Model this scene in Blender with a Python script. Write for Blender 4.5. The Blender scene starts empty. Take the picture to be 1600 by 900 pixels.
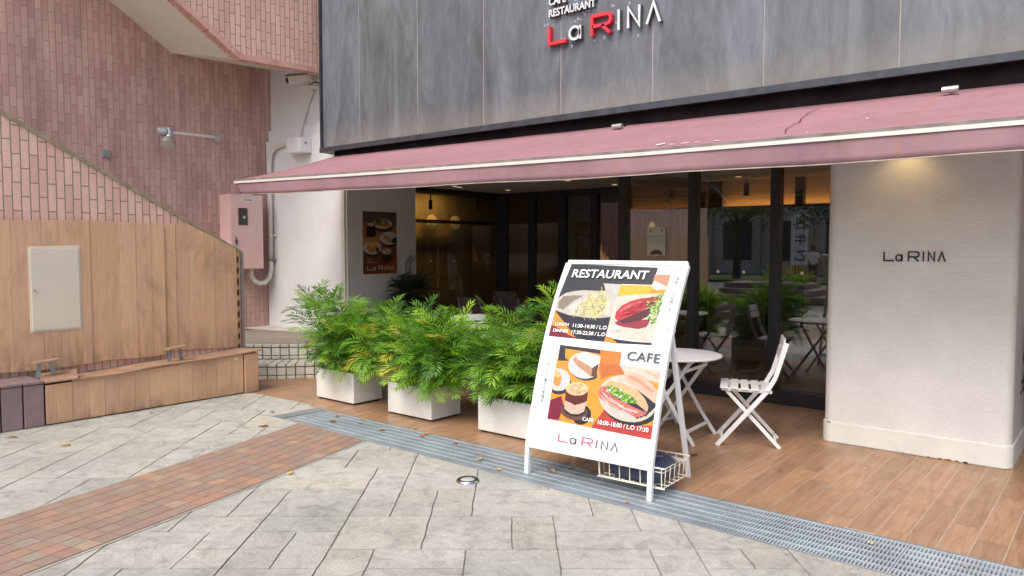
import bpy, math, random
from mathutils import Vector, Matrix, noise
R = math.radians
random.seed(7)
scene = bpy.context.scene
COL = scene.collection
# ------------------------------------------------------------------ camera, world, sun, exposure
cam_d = bpy.data.cameras.new('camera'); cam_d.sensor_width = 36.0; cam_d.lens = 36.0 * 1167.0 / 1600.0
cam_d.clip_start = 0.05; cam_d.clip_end = 500
cam = bpy.data.objects.new('camera', cam_d); COL.objects.link(cam)
cam.location = (0, 0, 1.55); cam.rotation_euler = (R(90 - 3.14), 0, R(39.7))
scene.camera = cam
world = bpy.data.worlds.new('World'); scene.world = world; world.use_nodes = True
SUN_EL, SUN_AZ = 52.0, 172.0          # azimuth measured from +Y clockwise
wn = world.node_tree.nodes; wl = world.node_tree.links
sky = wn.new('ShaderNodeTexSky'); sky.sky_type = 'NISHITA'; sky.sun_disc = False
sky.sun_elevation = R(SUN_EL); sky.sun_rotation = R(SUN_AZ); sky.air_density = 1.0; sky.dust_density = 4.0; sky.ozone_density = 0.6
wl.new(sky.outputs[0], wn['Background'].inputs[0]); wn['Background'].inputs[1].default_value = 0.15
sun_d = bpy.data.lights.new('sun', 'SUN'); sun_d.energy = 1.5; sun_d.angle = R(35); sun_d.color = (1.0, 0.97, 0.93)
sun = bpy.data.objects.new('sun', sun_d); COL.objects.link(sun)
az = R(SUN_AZ); el = R(SUN_EL)
sdir = Vector((math.sin(az) * math.cos(el), math.cos(az) * math.cos(el), math.sin(el)))
sun.rotation_euler = (-sdir).to_track_quat('-Z', 'Y').to_euler(); sun.location = sdir * 40
scene.view_settings.view_transform = 'Standard'; scene.view_settings.look = 'None'
scene.view_settings.exposure = 0.58; scene.view_settings.gamma = 1.0

# ------------------------------------------------------------------ helpers
class MB:
    def __init__(s): s.v = []; s.f = []; s.m = []; s.c = []; s.cur = 0; s.tone = None
    def add(s, vs, fs):
        o = len(s.v); s.v += [tuple(p) for p in vs]
        for f in fs: s.f.append([o + i for i in f]); s.m.append(s.cur); s.c.append(s.tone)
    def box(s, x0, x1, y0, y1, z0, z1):
        s.add([(x0,y0,z0),(x1,y0,z0),(x1,y1,z0),(x0,y1,z0),(x0,y0,z1),(x1,y0,z1),(x1,y1,z1),(x0,y1,z1)],
              [(0,3,2,1),(4,5,6,7),(0,1,5,4),(1,2,6,5),(2,3,7,6),(3,0,4,7)])
        return s
    def bar(s, p, q, w, h, up=(0, 0, 1)):
        p = Vector(p); q = Vector(q); d = (q - p).normalized(); u = Vector(up)
        a = d.cross(u)
        if a.length < 1e-4: a = d.cross(Vector((1, 0, 0)))
        a.normalize(); b = a.cross(d).normalized()
        a *= w / 2; b *= h / 2
        s.add([p-a-b, p+a-b, p+a+b, p-a+b, q-a-b, q+a-b, q+a+b, q-a+b],
              [(0,3,2,1),(4,5,6,7),(0,1,5,4),(1,2,6,5),(2,3,7,6),(3,0,4,7)])
        return s
    def tube(s, pts, r, n=8, cap=True):
        pts = [Vector(p) for p in pts]; rs = r if isinstance(r, (list, tuple)) else [r] * len(pts)
        rings = []; prev = None
        for i, p in enumerate(pts):
            if i == 0: d = pts[1] - pts[0]
            elif i == len(pts) - 1: d = pts[-1] - pts[-2]
            else: d = pts[i+1] - pts[i-1]
            d.normalize()
            if prev is None:
                a = d.cross(Vector((0, 0, 1)))
                if a.length < 1e-3: a = d.cross(Vector((1, 0, 0)))
            else: a = prev - d * prev.dot(d)
            a.normalize(); prev = a; b = d.cross(a)
            rings.append([p + (a * math.cos(2*math.pi*k/n) + b * math.sin(2*math.pi*k/n)) * rs[i] for k in range(n)])
        vs = [v for rg in rings for v in rg]; fs = []
        for i in range(len(pts) - 1):
            for k in range(n):
                k2 = (k + 1) % n; fs.append((i*n+k, i*n+k2, (i+1)*n+k2, (i+1)*n+k))
        if cap: fs.append(tuple(range(n))[::-1]); fs.append(tuple((len(pts)-1)*n + k for k in range(n)))
        s.add(vs, fs); return s
    def lathe(s, prof, cx, cy, n=32, cap=True):
        vs = []; fs = []
        for (r, z) in prof:
            for k in range(n): t = 2*math.pi*k/n; vs.append((cx + r*math.cos(t), cy + r*math.sin(t), z))
        for i in range(len(prof) - 1):
            for k in range(n): k2 = (k+1) % n; fs.append((i*n+k, i*n+k2, (i+1)*n+k2, (i+1)*n+k))
        if cap: fs.append(tuple(range(n))[::-1]); fs.append(tuple((len(prof)-1)*n + k for k in range(n)))
        s.add(vs, fs); return s
    def prism(s, pts, d):                       # planar polygon (3-D points) extruded by vector d
        n = len(pts); d = Vector(d); a = [Vector(p) for p in pts]
        s.add(a + [p + d for p in a], [tuple(range(n))[::-1], tuple(range(n, 2*n))] + [(i, (i+1) % n, n + (i+1) % n, n + i) for i in range(n)])
        return s
    def build(s, name, mats, parent=None, bevel=0.0, smooth=False, world=True, seg=2):
        me = bpy.data.meshes.new(name)
        off = Vector(parent_loc(parent)) if (parent is not None and world) else Vector((0, 0, 0))
        me.from_pydata([tuple(Vector(v) - off) for v in s.v], [], s.f)
        if not isinstance(mats, (list, tuple)): mats = [mats]
        for m in mats: me.materials.append(m)
        if len(mats) > 1: me.polygons.foreach_set('material_index', s.m)
        if any(c is not None for c in s.c):
            at = me.color_attributes.new('tone', 'FLOAT_COLOR', 'CORNER')
            k = 0
            for p in me.polygons:
                c = s.c[p.index] or (1, 1, 1)
                for li in p.loop_indices: at.data[li].color = (c[0], c[1], c[2], 1)
        if smooth: me.polygons.foreach_set('use_smooth', [True] * len(me.polygons))
        me.update()
        o = bpy.data.objects.new(name, me); COL.objects.link(o)
        if parent is not None: o.parent = parent
        if bevel > 0:
            b = o.modifiers.new('bevel', 'BEVEL'); b.width = bevel; b.segments = seg; b.limit_method = 'ANGLE'; b.angle_limit = R(40)
        return o
def parent_loc(p):
    v = Vector((0, 0, 0))
    while p is not None: v = v + Vector(p.location); p = p.parent
    return v
def thing(name, label, cat, loc=(0, 0, 0), rz=0, group=None):
    o = bpy.data.objects.new(name, None); COL.objects.link(o); o.location = loc; o.rotation_euler = (0, 0, rz)
    o.empty_display_size = 0.1
    return tag(o, label, cat, group)
def tag(o, label, cat, group=None):
    o['label'] = label; o['category'] = cat
    if group: o['group'] = group
    return o
def struct(o, kind='structure'): o['kind'] = kind; return o
def copy_tree(o, parent=None):
    c = o.copy(); COL.objects.link(c); c.parent = parent
    for ch in list(o.children): copy_tree(ch, c)
    return c

# ------------------------------------------------------------------ materials
def nodes_of(name):
    m = bpy.data.materials.new(name); m.use_nodes = True; nt = m.node_tree
    return m, nt.nodes, nt.links, nt.nodes['Principled BSDF']
def noise_node(n, l, vec, scale, detail=4, rough=0.55, dist=0.0):
    t = n.new('ShaderNodeTexNoise'); t.inputs['Scale'].default_value = scale; t.inputs['Detail'].default_value = detail
    t.inputs['Roughness'].default_value = rough; t.inputs['Distortion'].default_value = dist
    if vec is not None: l.new(vec, t.inputs['Vector'])
    return t.outputs['Fac']
def ramp(n, l, fac, stops):
    r = n.new('ShaderNodeValToRGB'); e = r.color_ramp.elements
    while len(e) < len(stops): e.new(0.5)
    for i, (p, c) in enumerate(stops):
        e[i].position = p; e[i].color = (c[0], c[1], c[2], 1) if not isinstance(c, (int, float)) else (c, c, c, 1)
    l.new(fac, r.inputs[0]); return r.outputs[0]
def mix(n, l, fac, a, b, mode='MIX'):
    m = n.new('ShaderNodeMix'); m.data_type = 'RGBA'; m.blend_type = mode
    for sock, val in ((m.inputs[0], fac), (m.inputs[6], a), (m.inputs[7], b)):
        if hasattr(val, 'links'): l.new(val, sock)
        elif isinstance(val, (int, float)): sock.default_value = val
        else: sock.default_value = (val[0], val[1], val[2], 1)
    return m.outputs[2]
def mapping(n, l, scale=(1, 1, 1), rot=(0, 0, 0), coord='Object'):
    tc = n.new('ShaderNodeTexCoord'); mp = n.new('ShaderNodeMapping'); mp.inputs['Scale'].default_value = scale; mp.inputs['Rotation'].default_value = rot
    l.new(tc.outputs[coord], mp.inputs[0]); return mp.outputs[0]
def bump(n, l, p, h, strength=0.3, dist=0.01, prev=None):
    b = n.new('ShaderNodeBump'); b.inputs['Strength'].default_value = strength; b.inputs['Distance'].default_value = dist
    l.new(h, b.inputs['Height']); l.new(b.outputs[0], p.inputs['Normal']); return b
MATS = {}
def M(name, col, rough=0.6, var=0.12, scale=6.0, bmp=0.0, bscale=60.0, metal=0.0, dirt=0.0, emit=0.0, spec=None):
    if name in MATS: return MATS[name]
    m, n, l, p = nodes_of(name); v = mapping(n, l)
    f = noise_node(n, l, v, scale, 5)
    lo = [max(0, c * (1 - var)) for c in col]; hi = [min(1, c * (1 + var)) for c in col]
    c = ramp(n, l, f, [(0.3, lo), (0.7, hi)])
    if dirt > 0:
        d = noise_node(n, l, v, scale * 0.35, 6, 0.7)
        df = ramp(n, l, d, [(0.5, 0.0), (0.75, dirt)])
        c = mix(n, l, df, c, [x * 0.45 + 0.02 for x in col])
    l.new(c, p.inputs['Base Color']); p.inputs['Roughness'].default_value = rough; p.inputs['Metallic'].default_value = metal
    if spec is not None: p.inputs['Specular IOR Level'].default_value = spec
    if bmp > 0: bump(n, l, p, noise_node(n, l, v, bscale, 4), bmp, 0.004)
    if emit > 0: p.inputs['Emission Color'].default_value = (*col, 1); p.inputs['Emission Strength'].default_value = emit
    MATS[name] = m; return m
def flat(name, col, rough=0.5):
    return M(name, col, rough, var=0.05, scale=20)
def brick_mat(name, c1, c2, mortar, sx='Z', sy='Y', bw=0.27, rh=0.072, ms=0.004, streak=0.35, blot=None):
    """tiles standing on end: long side along the first axis"""
    m, n, l, p = nodes_of(name)
    g = n.new('ShaderNodeTexCoord'); sp = n.new('ShaderNodeSeparateXYZ'); l.new(g.outputs['Object'], sp.inputs[0])
    cb = n.new('ShaderNodeCombineXYZ'); l.new(sp.outputs[sx], cb.inputs[0]); l.new(sp.outputs[sy], cb.inputs[1])
    # slight waviness so courses are not ruler straight
    nz = n.new('ShaderNodeTexNoise'); nz.inputs['Scale'].default_value = 3.0; l.new(g.outputs['Object'], nz.inputs['Vector'])
    vm = n.new('ShaderNodeVectorMath'); vm.operation = 'SCALE'; vm.inputs['Scale'].default_value = 0.008; l.new(nz.outputs['Color'], vm.inputs[0])
    va = n.new('ShaderNodeVectorMath'); va.operation = 'ADD'; l.new(cb.outputs[0], va.inputs[0]); l.new(vm.outputs[0], va.inputs[1])
    b = n.new('ShaderNodeTexBrick'); b.inputs['Scale'].default_value = 1.0; b.inputs['Brick Width'].default_value = bw
    b.inputs['Row Height'].default_value = rh; b.inputs['Mortar Size'].default_value = ms; b.inputs['Mortar Smooth'].default_value = 0.15
    b.offset = 0.5; b.inputs['Bias'].default_value = -0.1
    b.inputs['Color1'].default_value = (*c1, 1); b.inputs['Color2'].default_value = (*c2, 1); b.inputs['Mortar'].default_value = (*mortar, 1)
    l.new(va.outputs[0], b.inputs['Vector'])
    v = mapping(n, l)
    st = noise_node(n, l, mapping(n, l, (1, 2.2, 0.35)), 1.6, 6, 0.65)
    sc = ramp(n, l, st, [(0.3, (1.0, 1.0, 1.0)), (0.72, (1 - streak, 1 - streak * 1.08, 1 - streak * 1.05))])
    c = mix(n, l, 1.0, b.outputs['Color'], sc, 'MULTIPLY')
    fine = noise_node(n, l, v, 55, 5, 0.7)
    c = mix(n, l, 1.0, c, ramp(n, l, fine, [(0.3, 0.86), (0.7, 1.08)]), 'MULTIPLY')
    l.new(c, p.inputs['Base Color']); p.inputs['Roughness'].default_value = 0.62
    inv = n.new('ShaderNodeMath'); inv.operation = 'MULTIPLY_ADD'; inv.inputs[1].default_value = -1.0; inv.inputs[2].default_value = 1.0; l.new(b.outputs['Fac'], inv.inputs[0])
    bump(n, l, p, inv.outputs[0], 0.7, 0.006)
    return m
def tone_mat(name, base, var_lo=0.8, var_hi=1.15, nscale=7, rough=0.65, vein=None, bmp=0.3, stretch=(1, 1, 1), spot=None, pscale=30, spec=0.5):
    """per-face tone attribute times layered noise"""
    m, n, l, p = nodes_of(name); v = mapping(n, l, stretch)
    at = n.new('ShaderNodeAttribute'); at.attribute_name = 'tone'
    f = noise_node(n, l, v, nscale, 8, 0.65, 0.6)
    c = mix(n, l, 1.0, at.outputs['Color'], ramp(n, l, f, [(0.28, var_lo), (0.72, var_hi)]), 'MULTIPLY')
    c = mix(n, l, 1.0, c, base, 'MULTIPLY')
    h = f
    if vein:
        w = noise_node(n, l, v, nscale * 2.3, 9, 0.72, 1.6)
        vf = ramp(n, l, w, [(0.55, 0.0), (0.68, 0.75)]); c = mix(n, l, vf, c, vein)
    if spot:
        w2 = noise_node(n, l, mapping(n, l), 0.9, 6, 0.6); sf = ramp(n, l, w2, [(0.5, 0.0), (0.75, 0.65)]); c = mix(n, l, sf, c, spot)
    l.new(c, p.inputs['Base Color']); p.inputs['Roughness'].default_value = rough; p.inputs['Specular IOR Level'].default_value = spec
    if bmp > 0:
        hh = noise_node(n, l, v, pscale, 6, 0.7)
        ad = n.new('ShaderNodeMath'); ad.operation = 'ADD'; l.new(hh, ad.inputs[0]); l.new(f, ad.inputs[1])
        bump(n, l, p, ad.outputs[0], bmp, 0.008)
    return m

def slab_mat():
    m, n, l, p = nodes_of('stamped_concrete'); v = mapping(n, l); at = n.new('ShaderNodeAttribute'); at.attribute_name = 'tone'
    big = noise_node(n, l, v, 1.1, 5, 0.6, 0.4); mid = noise_node(n, l, v, 7.0, 8, 0.68, 1.2); fine = noise_node(n, l, v, 60, 6, 0.75)
    c = ramp(n, l, big, [(0.32, (0.44, 0.435, 0.39)), (0.5, (0.505, 0.495, 0.445)), (0.68, (0.575, 0.555, 0.49))])
    c = mix(n, l, 1.0, c, at.outputs['Color'], 'MULTIPLY')
    c = mix(n, l, 1.0, c, ramp(n, l, mid, [(0.30, 0.66), (0.48, 0.98), (0.72, 1.22)]), 'MULTIPLY')
    w = noise_node(n, l, v, 11.0, 9, 0.75, 2.4); c = mix(n, l, ramp(n, l, w, [(0.56, 0.0), (0.66, 0.7)]), c, (0.64, 0.61, 0.54))
    w2 = noise_node(n, l, v, 16.0, 9, 0.78, 1.5); c = mix(n, l, ramp(n, l, w2, [(0.60, 0.0), (0.70, 0.6)]), c, (0.20, 0.19, 0.17))
    c = mix(n, l, 1.0, c, ramp(n, l, fine, [(0.30, 0.80), (0.70, 1.12)]), 'MULTIPLY')
    l.new(c, p.inputs['Base Color']); p.inputs['Roughness'].default_value = 0.62
    a1 = n.new('ShaderNodeMath'); a1.operation = 'MULTIPLY_ADD'; a1.inputs[1].default_value = 2.2; l.new(w, a1.inputs[0]); l.new(fine, a1.inputs[2])
    bump(n, l, p, a1.outputs[0], 0.8, 0.010); return m
m_slab = slab_mat()
m_joint = M('joint_dark', (0.235, 0.23, 0.20), 0.9, 0.4, 6)
m_ground = M('plaza_ground', (0.33, 0.31, 0.28), 0.8, 0.3, 2.0, 0.3, 30)
m_tile = tone_mat('path_tiles', (1, 1, 1), 0.85, 1.1, 12, 0.6, bmp=0.2)
m_tilegrout = M('path_grout', (0.22, 0.15, 0.12), 0.9, 0.2, 14)
def wood_mat():
    m, n, l, p = nodes_of('deck_plank')
    at = n.new('ShaderNodeAttribute'); at.attribute_name = 'tone'
    sp = n.new('ShaderNodeSeparateColor'); l.new(at.outputs['Color'], sp.inputs[0])
    tc = n.new('ShaderNodeTexCoord'); mp = n.new('ShaderNodeMapping'); mp.inputs['Scale'].default_value = (11.0, 0.9, 1.0); l.new(tc.outputs['Object'], mp.inputs[0])
    off = n.new('ShaderNodeCombineXYZ'); mu = n.new('ShaderNodeMath'); mu.operation = 'MULTIPLY'; mu.inputs[1].default_value = 40; l.new(sp.outputs[1], mu.inputs[0])
    l.new(mu.outputs[0], off.inputs[1]); l.new(mu.outputs[0], off.inputs[2])
    ad = n.new('ShaderNodeVectorMath'); ad.operation = 'ADD'; l.new(mp.outputs[0], ad.inputs[0]); l.new(off.outputs[0], ad.inputs[1])
    f = noise_node(n, l, ad.outputs[0], 2.2, 8, 0.66, 1.4)
    c = ramp(n, l, f, [(0.20, (0.17, 0.085, 0.045)), (0.42, (0.315, 0.175, 0.095)), (0.6, (0.40, 0.235, 0.135)), (0.8, (0.49, 0.305, 0.185))])
    c = mix(n, l, 1.0, c, ramp(n, l, sp.outputs[0], [(0.0, 0.86), (1.0, 1.10)]), 'MULTIPLY')
    kn = noise_node(n, l, ad.outputs[0], 1.2, 3, 0.5); kf = ramp(n, l, kn, [(0.64, 0.0), (0.74, 0.6)])
    c = mix(n, l, kf, c, (0.14, 0.07, 0.042))
    l.new(c, p.inputs['Base Color'])
    rn = noise_node(n, l, mapping(n, l), 5, 4); l.new(ramp(n, l, rn, [(0.3, 0.30), (0.7, 0.46)]), p.inputs['Roughness'])
    bump(n, l, p, f, 0.12, 0.003); return m
m_plank = wood_mat()
m_grout = M('deck_grout', (0.50, 0.44, 0.37), 0.8, 0.15, 9)
m_steel = M('galvanised_steel', (0.47, 0.53, 0.565), 0.45, 0.18, 4, 0.15, 90, metal=0.3, dirt=0.3)
m_dark = M('trench_dark', (0.03, 0.035, 0.04), 0.9)
m_wallbrick = brick_mat('wall_brick', (0.70, 0.46, 0.405), (0.56, 0.335, 0.295), (0.34, 0.25, 0.22), rh=0.0715, bw=0.235, ms=0.0035, streak=0.36)
m_parabrick = brick_mat('parapet_brick', (0.84, 0.56, 0.46), (0.72, 0.43, 0.35), (0.30, 0.235, 0.19), rh=0.070, bw=0.25, ms=0.005, streak=0.15)
m_white = M('white_render', (0.75, 0.755, 0.76), 0.75, 0.05, 2.0, 0.12, 60, dirt=0.12)
m_soffit = M('cream_soffit', (0.78, 0.74, 0.66), 0.8, 0.05, 2.5, dirt=0.2)
m_black = M('black_metal', (0.016, 0.016, 0.018), 0.42, 0.3, 9)
m_blackmatt = M('black_recess', (0.012, 0.011, 0.011), 0.8, 0.3, 9)
m_whitemetal = M('white_powder_coat', (0.80, 0.80, 0.80), 0.38, 0.03, 5)
m_planter = M('planter_resin', (0.72, 0.72, 0.70), 0.5, 0.06, 5, 0.05, 100, dirt=0.25)
m_soil = M('soil', (0.06, 0.045, 0.03), 0.95, 0.4, 40, 0.8, 60)
m_stone = M('grey_stone', (0.34, 0.35, 0.36), 0.8, 0.25, 14, 0.4, 40)
m_greymetal = M('grey_paint_metal', (0.30, 0.33, 0.35), 0.4, 0.1, 10, metal=0.5)
m_silver = M('cast_aluminium', (0.55, 0.56, 0.55), 0.38, 0.12, 12, metal=0.8)
m_cream = M('cream_pvc', (0.68, 0.66, 0.58), 0.45, 0.06, 8, dirt=0.2)
def glass_mat(name, refl=0.115, tint=(0.86, 0.88, 0.87)):
    m = bpy.data.materials.new(name); m.use_nodes = True; n = m.node_tree.nodes; l = m.node_tree.links
    n.remove(n['Principled BSDF'])
    t = n.new('ShaderNodeBsdfTransparent'); t.inputs[0].default_value = (*tint, 1)
    g = n.new('ShaderNodeBsdfGlossy'); g.inputs['Roughness'].default_value = 0.0; g.inputs[0].default_value = (1, 1, 1, 1)
    lw = n.new('ShaderNodeFresnel'); ge = n.new('ShaderNodeNewGeometry'); io = n.new('ShaderNodeMath'); io.operation = 'MULTIPLY_ADD'; io.inputs[1].default_value = -0.83333; io.inputs[2].default_value = 1.5; l.new(ge.outputs['Backfacing'], io.inputs[0]); l.new(io.outputs[0], lw.inputs[0])
    ad = n.new('ShaderNodeMath'); ad.operation = 'ADD'; ad.inputs[1].default_value = refl - 0.04; ad.use_clamp = True; l.new(lw.outputs[0], ad.inputs[0])
    x = n.new('ShaderNodeMixShader'); l.new(ad.outputs[0], x.inputs[0]); l.new(t.outputs[0], x.inputs[1]); l.new(g.outputs[0], x.inputs[2])
    l.new(x.outputs[0], n['Material Output'].inputs[0]); return m
m_glass = glass_mat('window_glass')
m_sideglass = glass_mat('side_window_glass', 0.07, (0.8, 0.8, 0.78))

# ------------------------------------------------------------------ the ground
g = MB(); g.add([(-120, -120, -0.045), (120, -120, -0.045), (120, 120, -0.045), (-120, 120, -0.045)], [(0, 1, 2, 3)])
struct(g.build('ground', m_ground))
def clip(poly, a, b, c):                      # keep a*x+b*y+c >= 0
    out = []
    for i in range(len(poly)):
        p, q = poly[i], poly[(i+1) % len(poly)]; dp = a*p[0]+b*p[1]+c; dq = a*q[0]+b*q[1]+c
        if dp >= 0: out.append(p)
        if (dp >= 0) != (dq >= 0):
            t = dp / (dp - dq); out.append((p[0]+(q[0]-p[0])*t, p[1]+(q[1]-p[1])*t))
    return out
def slabs():
    U = 0.235; nx, ny = 76, 62; occ = [[False]*ny for _ in range(nx)]; rects = []
    rnd = random.Random(11)
    for j in range(ny):
        for i in range(nx):
            if occ[i][j]: continue
            opts = [(1,1),(2,1),(2,1),(2,1),(1,2),(2,2),(2,2),(1,1),(3,1)]; rnd.shuffle(opts)
            for w, h in opts + [(1, 1)]:
                if i+w > nx or j+h > ny: continue
                if any(occ[i+a][j+b] for a in range(w) for b in range(h)): continue
                for a in range(w):
                    for b in range(h): occ[i+a][j+b] = True
                rects.append((i, j, w, h)); break
    th = R(39.7); ct, st = math.cos(th), math.sin(th)
    mb = MB(); G = 0.0044
    for (i, j, w, h) in rects:
        x0, y0 = (i - 38) * U + G, (j - 10) * U + G; x1, y1 = x0 + w*U - 2*G, y0 + h*U - 2*G
        cx, cy = (x0+x1)/2 * ct - (y0+y1)/2 * st, (x0+x1)/2 * st + (y0+y1)/2 * ct
        if cx < -9 or cx > 3.2 or cy < -3.5 or cy > 5.2: continue
        loop = []
        def seg(a, b):
            L = math.hypot(b[0]-a[0], b[1]-a[1]); k = max(2, int(L / 0.045))
            for t in range(k): loop.append((a[0] + (b[0]-a[0])*t/k, a[1] + (b[1]-a[1])*t/k))
        seg((x0,y0),(x1,y0)); seg((x1,y0),(x1,y1)); seg((x1,y1),(x0,y1)); seg((x0,y1),(x0,y0))
        pts = []
        for (a, b) in loop:
            nn = noise.noise_vector(Vector((a*6, b*6, 3.3))); n2 = noise.noise_vector(Vector((a*25, b*25, 1.3)))
            a += nn.x*0.006 + n2.x*0.0034; b += nn.y*0.006 + n2.y*0.0034
            pts.append((a*ct - b*st, a*st + b*ct))
        pa = clip(pts, 0, -1, 3.800)
        pb = clip(clip(clip(pts, 0, 1, -3.802), -1.0, 0.0, -6.02), 0.05, -1, 4.66)   # paving left of the drain
        t = rnd.uniform(0.93, 1.05); wm = rnd.uniform(-0.02, 0.03); mb.tone = (t*(1+wm), t, t*(1-wm*1.3)); dz = rnd.uniform(-0.0015, 0.0015)
        for poly in (pa, pb):
            if len(poly) < 3: continue
            m_ = len(poly)
            mb.add([(p[0], p[1], dz) for p in poly] + [(p[0], p[1], -0.012) for p in poly],
                   [tuple(range(m_))] + [(k, m_ + k, m_ + (k+1) % m_, (k+1) % m_) for k in range(m_)])
    struct(mb.build('plaza_paving', m_slab))
    b = MB(); b.add([(-9, -3.6, -0.009), (3.4, -3.6, -0.009), (3.4, 3.8, -0.009), (-9, 3.8, -0.009)], [(0,1,2,3)])
    b.add([(-9, 3.8, -0.009), (-6.02, 3.8, -0.009), (-6.02, 4.36, -0.009), (-9, 4.21, -0.009)], [(0,1,2,3)])
    struct(b.build('paving_bed', m_joint))
slabs()
def path():
    # band of small square tiles crossing the plaza to the drain
    def c(v):                                  # left edge and right edge at distance v down the band
        y = 3.9 - v*0.962; bend = 0.03*math.sin(v*1.1)
        return Vector((-5.68 + v*0.272 + bend, y)), Vector((-4.80 + v*0.276 + bend, y + 0.24*0.0))
    mb = MB(); rnd = random.Random(5)
    pal = [(0.38,0.235,0.18),(0.36,0.215,0.165),(0.34,0.235,0.17),(0.33,0.23,0.19),(0.41,0.225,0.165),(0.38,0.26,0.19),(0.31,0.245,0.18),(0.33,0.295,0.235),(0.52,0.29,0.17),(0.48,0.34,0.235),(0.45,0.225,0.16),(0.31,0.21,0.18)]
    wts = [6,6,5,5,5,5,4,2,2,2,3,4]
    nu = 8; dv = 0.108; d = Vector((0.272, -0.962)).normalized(); s = Vector((0.962, 0.272))
    W = 0.845
    for j in range(64):
        for i in range(nu):
            v0, v1 = j*dv + 0.003, (j+1)*dv - 0.003; u0, u1 = i*W/nu + 0.003, (i+1)*W/nu - 0.003
            def P(u, v): b_ = 0.03*math.sin(v*1.1); q = Vector((-5.66 + b_, 4.05)) + d*v + s*u; return (q.x, q.y)
            poly = clip([P(u0,v1), P(u1,v1), P(u1,v0), P(u0,v0)], 0, -1, 3.797)
            if len(poly) < 3: continue
            cc = rnd.choices(pal, wts)[0]; k = rnd.uniform(0.95, 1.05); mb.tone = tuple((x*0.6 + y_*0.4)*k*0.88 for x, y_ in zip(cc, (0.35, 0.265, 0.20))); z = 0.006 + rnd.uniform(0, 0.0008); m_ = len(poly)
            mb.add([(p[0], p[1], z) for p in poly] + [(p[0], p[1], 0.001) for p in poly],
                   [tuple(range(m_))] + [(k_, m_ + k_, m_ + (k_+1) % m_, (k_+1) % m_) for k_ in range(m_)])
    struct(mb.build('tiled_path', m_tile))
    b = MB(); v_ = []
    for j in range(65):
        v = j*dv
        for u in (-0.004, W + 0.004):
            b_ = 0.03*math.sin(v*1.1); q = Vector((-5.66 + b_, 4.05)) + d*v + s*u
            v_.append((q.x, min(q.y, 3.797), 0.0035))
    b.add(v_, [(2*j, 2*j+2, 2*j+3, 2*j+1) for j in range(64)])
    struct(b.build('path_bed', m_tilegrout))
    e = MB()
    for u in (-0.016, W + 0.016):
        v_ = []
        for j in range(65):
            v = j*dv
            for du in (-0.007, 0.007):
                b_ = 0.03*math.sin(v*1.1); q = Vector((-5.66 + b_, 4.05)) + d*v + s*(u + du); v_.append((q.x, min(q.y, 3.797), 0.0042))
        e.add(v_, [(2*j, 2*j+2, 2*j+3, 2*j+1) for j in range(64)])
    struct(e.build('path_edging', M('pale_mortar', (0.44, 0.42, 0.36), 0.85, 0.2, 12)))
path()
def deck():
    mb = MB(); rnd = random.Random(3); W = 0.1465
    x = -8.35
    for i in range(82):
        y = 4.285 - rnd.uniform(0, 0.9); x0, x1 = x + 0.0022, x + W - 0.0022
        y0l = 4.285
        while y < 12.4:
            L = 0.9; y0, y1 = max(y, y0l) + 0.0018, min(y + L, 12.4) - 0.0018; y += L
            if y1 - y0 < 0.02: continue
            poly = [(x0,y0),(x1,y0),(x1,y1),(x0,y1)]
            if x1 < -6.02: poly = clip(poly, -0.05, 1, -4.665)
            if len(poly) < 3: continue
            mb.tone = (rnd.random(), rnd.random(), 0); m_ = len(poly)
            mb.add([(p[0], p[1], 0.0) for p in poly], [tuple(range(m_))])
        x += W
    struct(mb.build('wood_look_deck', m_plank))
    b = MB(); b.add([(-6.02, 4.283, -0.0015), (3.9, 4.283, -0.0015), (3.9, 12.5, -0.0015), (-6.02, 12.5, -0.0015)], [(0,1,2,3)])
    b.add([(-11, 4.113, -0.0015), (-6.02, 4.362, -0.0015), (-6.02, 12.5, -0.0015), (-11, 12.5, -0.0015)], [(0,1,2,3)])
    o = b.build('deck_bed', m_grout); struct(o)
deck()
def drain():
    t = MB(); t.box(-6.02, 3.4, 3.802, 4.281, -0.04, -0.032); struct(t.build('drain_trench', m_dark))
    k = MB(); k.box(-6.03, 3.4, 3.798, 3.808, -0.03, 0.002); k.box(-6.03, 3.4, 4.275, 4.285, -0.03, 0.003); struct(k.build('drain_frame', m_greymetal))
    xs = [-5.86, -4.9, -3.93, -2.75, -1.775, -0.845, 0.1, 1.05, 2.0, 2.95]
    lab = ['grey steel drain grate panel at the tiled path end of the strip', 'grey steel drain grate panel in front of the middle white planter',
           'grey steel drain grate panel in front of the right planter, left of the sign', 'grey steel drain grate panel under the legs of the menu sign',
           'grey steel drain grate panel just right of the menu sign legs', 'grey steel drain grate panel on the near side of the white pillar',
           'grey steel drain grate panel at the lower right corner of the photo', 'grey steel drain grate panel beyond the lower right corner', 'grey steel drain grate panel far to the right of the frame']
    for a in range(len(xs) - 1):
        x0, x1 = xs[a], xs[a+1]
        o = MB(); n = int((x1 - x0) / 0.0185)
        y0, y1 = 3.812, 4.271
        for i in range(n + 1):
            x = x0 + 0.006 + (x1 - x0 - 0.012) * i / n
            o.box(x - 0.0042, x + 0.0042, y0, y1, -0.026, -0.0005)
        for j in range(7):
            y = y0 + 0.004 + (y1 - y0 - 0.008) * j / 6
            o.box(x0 + 0.002, x1 - 0.002, y - 0.0035, y + 0.0035, -0.028, 0.0008)
        q = o.build('drain_grate', m_steel); tag(q, lab[a], 'drain grate', 'steel grate panels of the drain')
    o = MB(); o.add([(-6.02,3.81,0.001),(-5.87,3.81,0.001),(-5.87,4.27,0.001),(-6.02,4.27,0.001)], [(0,1,2,3)])
    tag(o.build('drain_end_plate', m_greymetal), 'plain dark metal plate closing the left end of the drain strip', 'cover plate')
drain()
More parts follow.
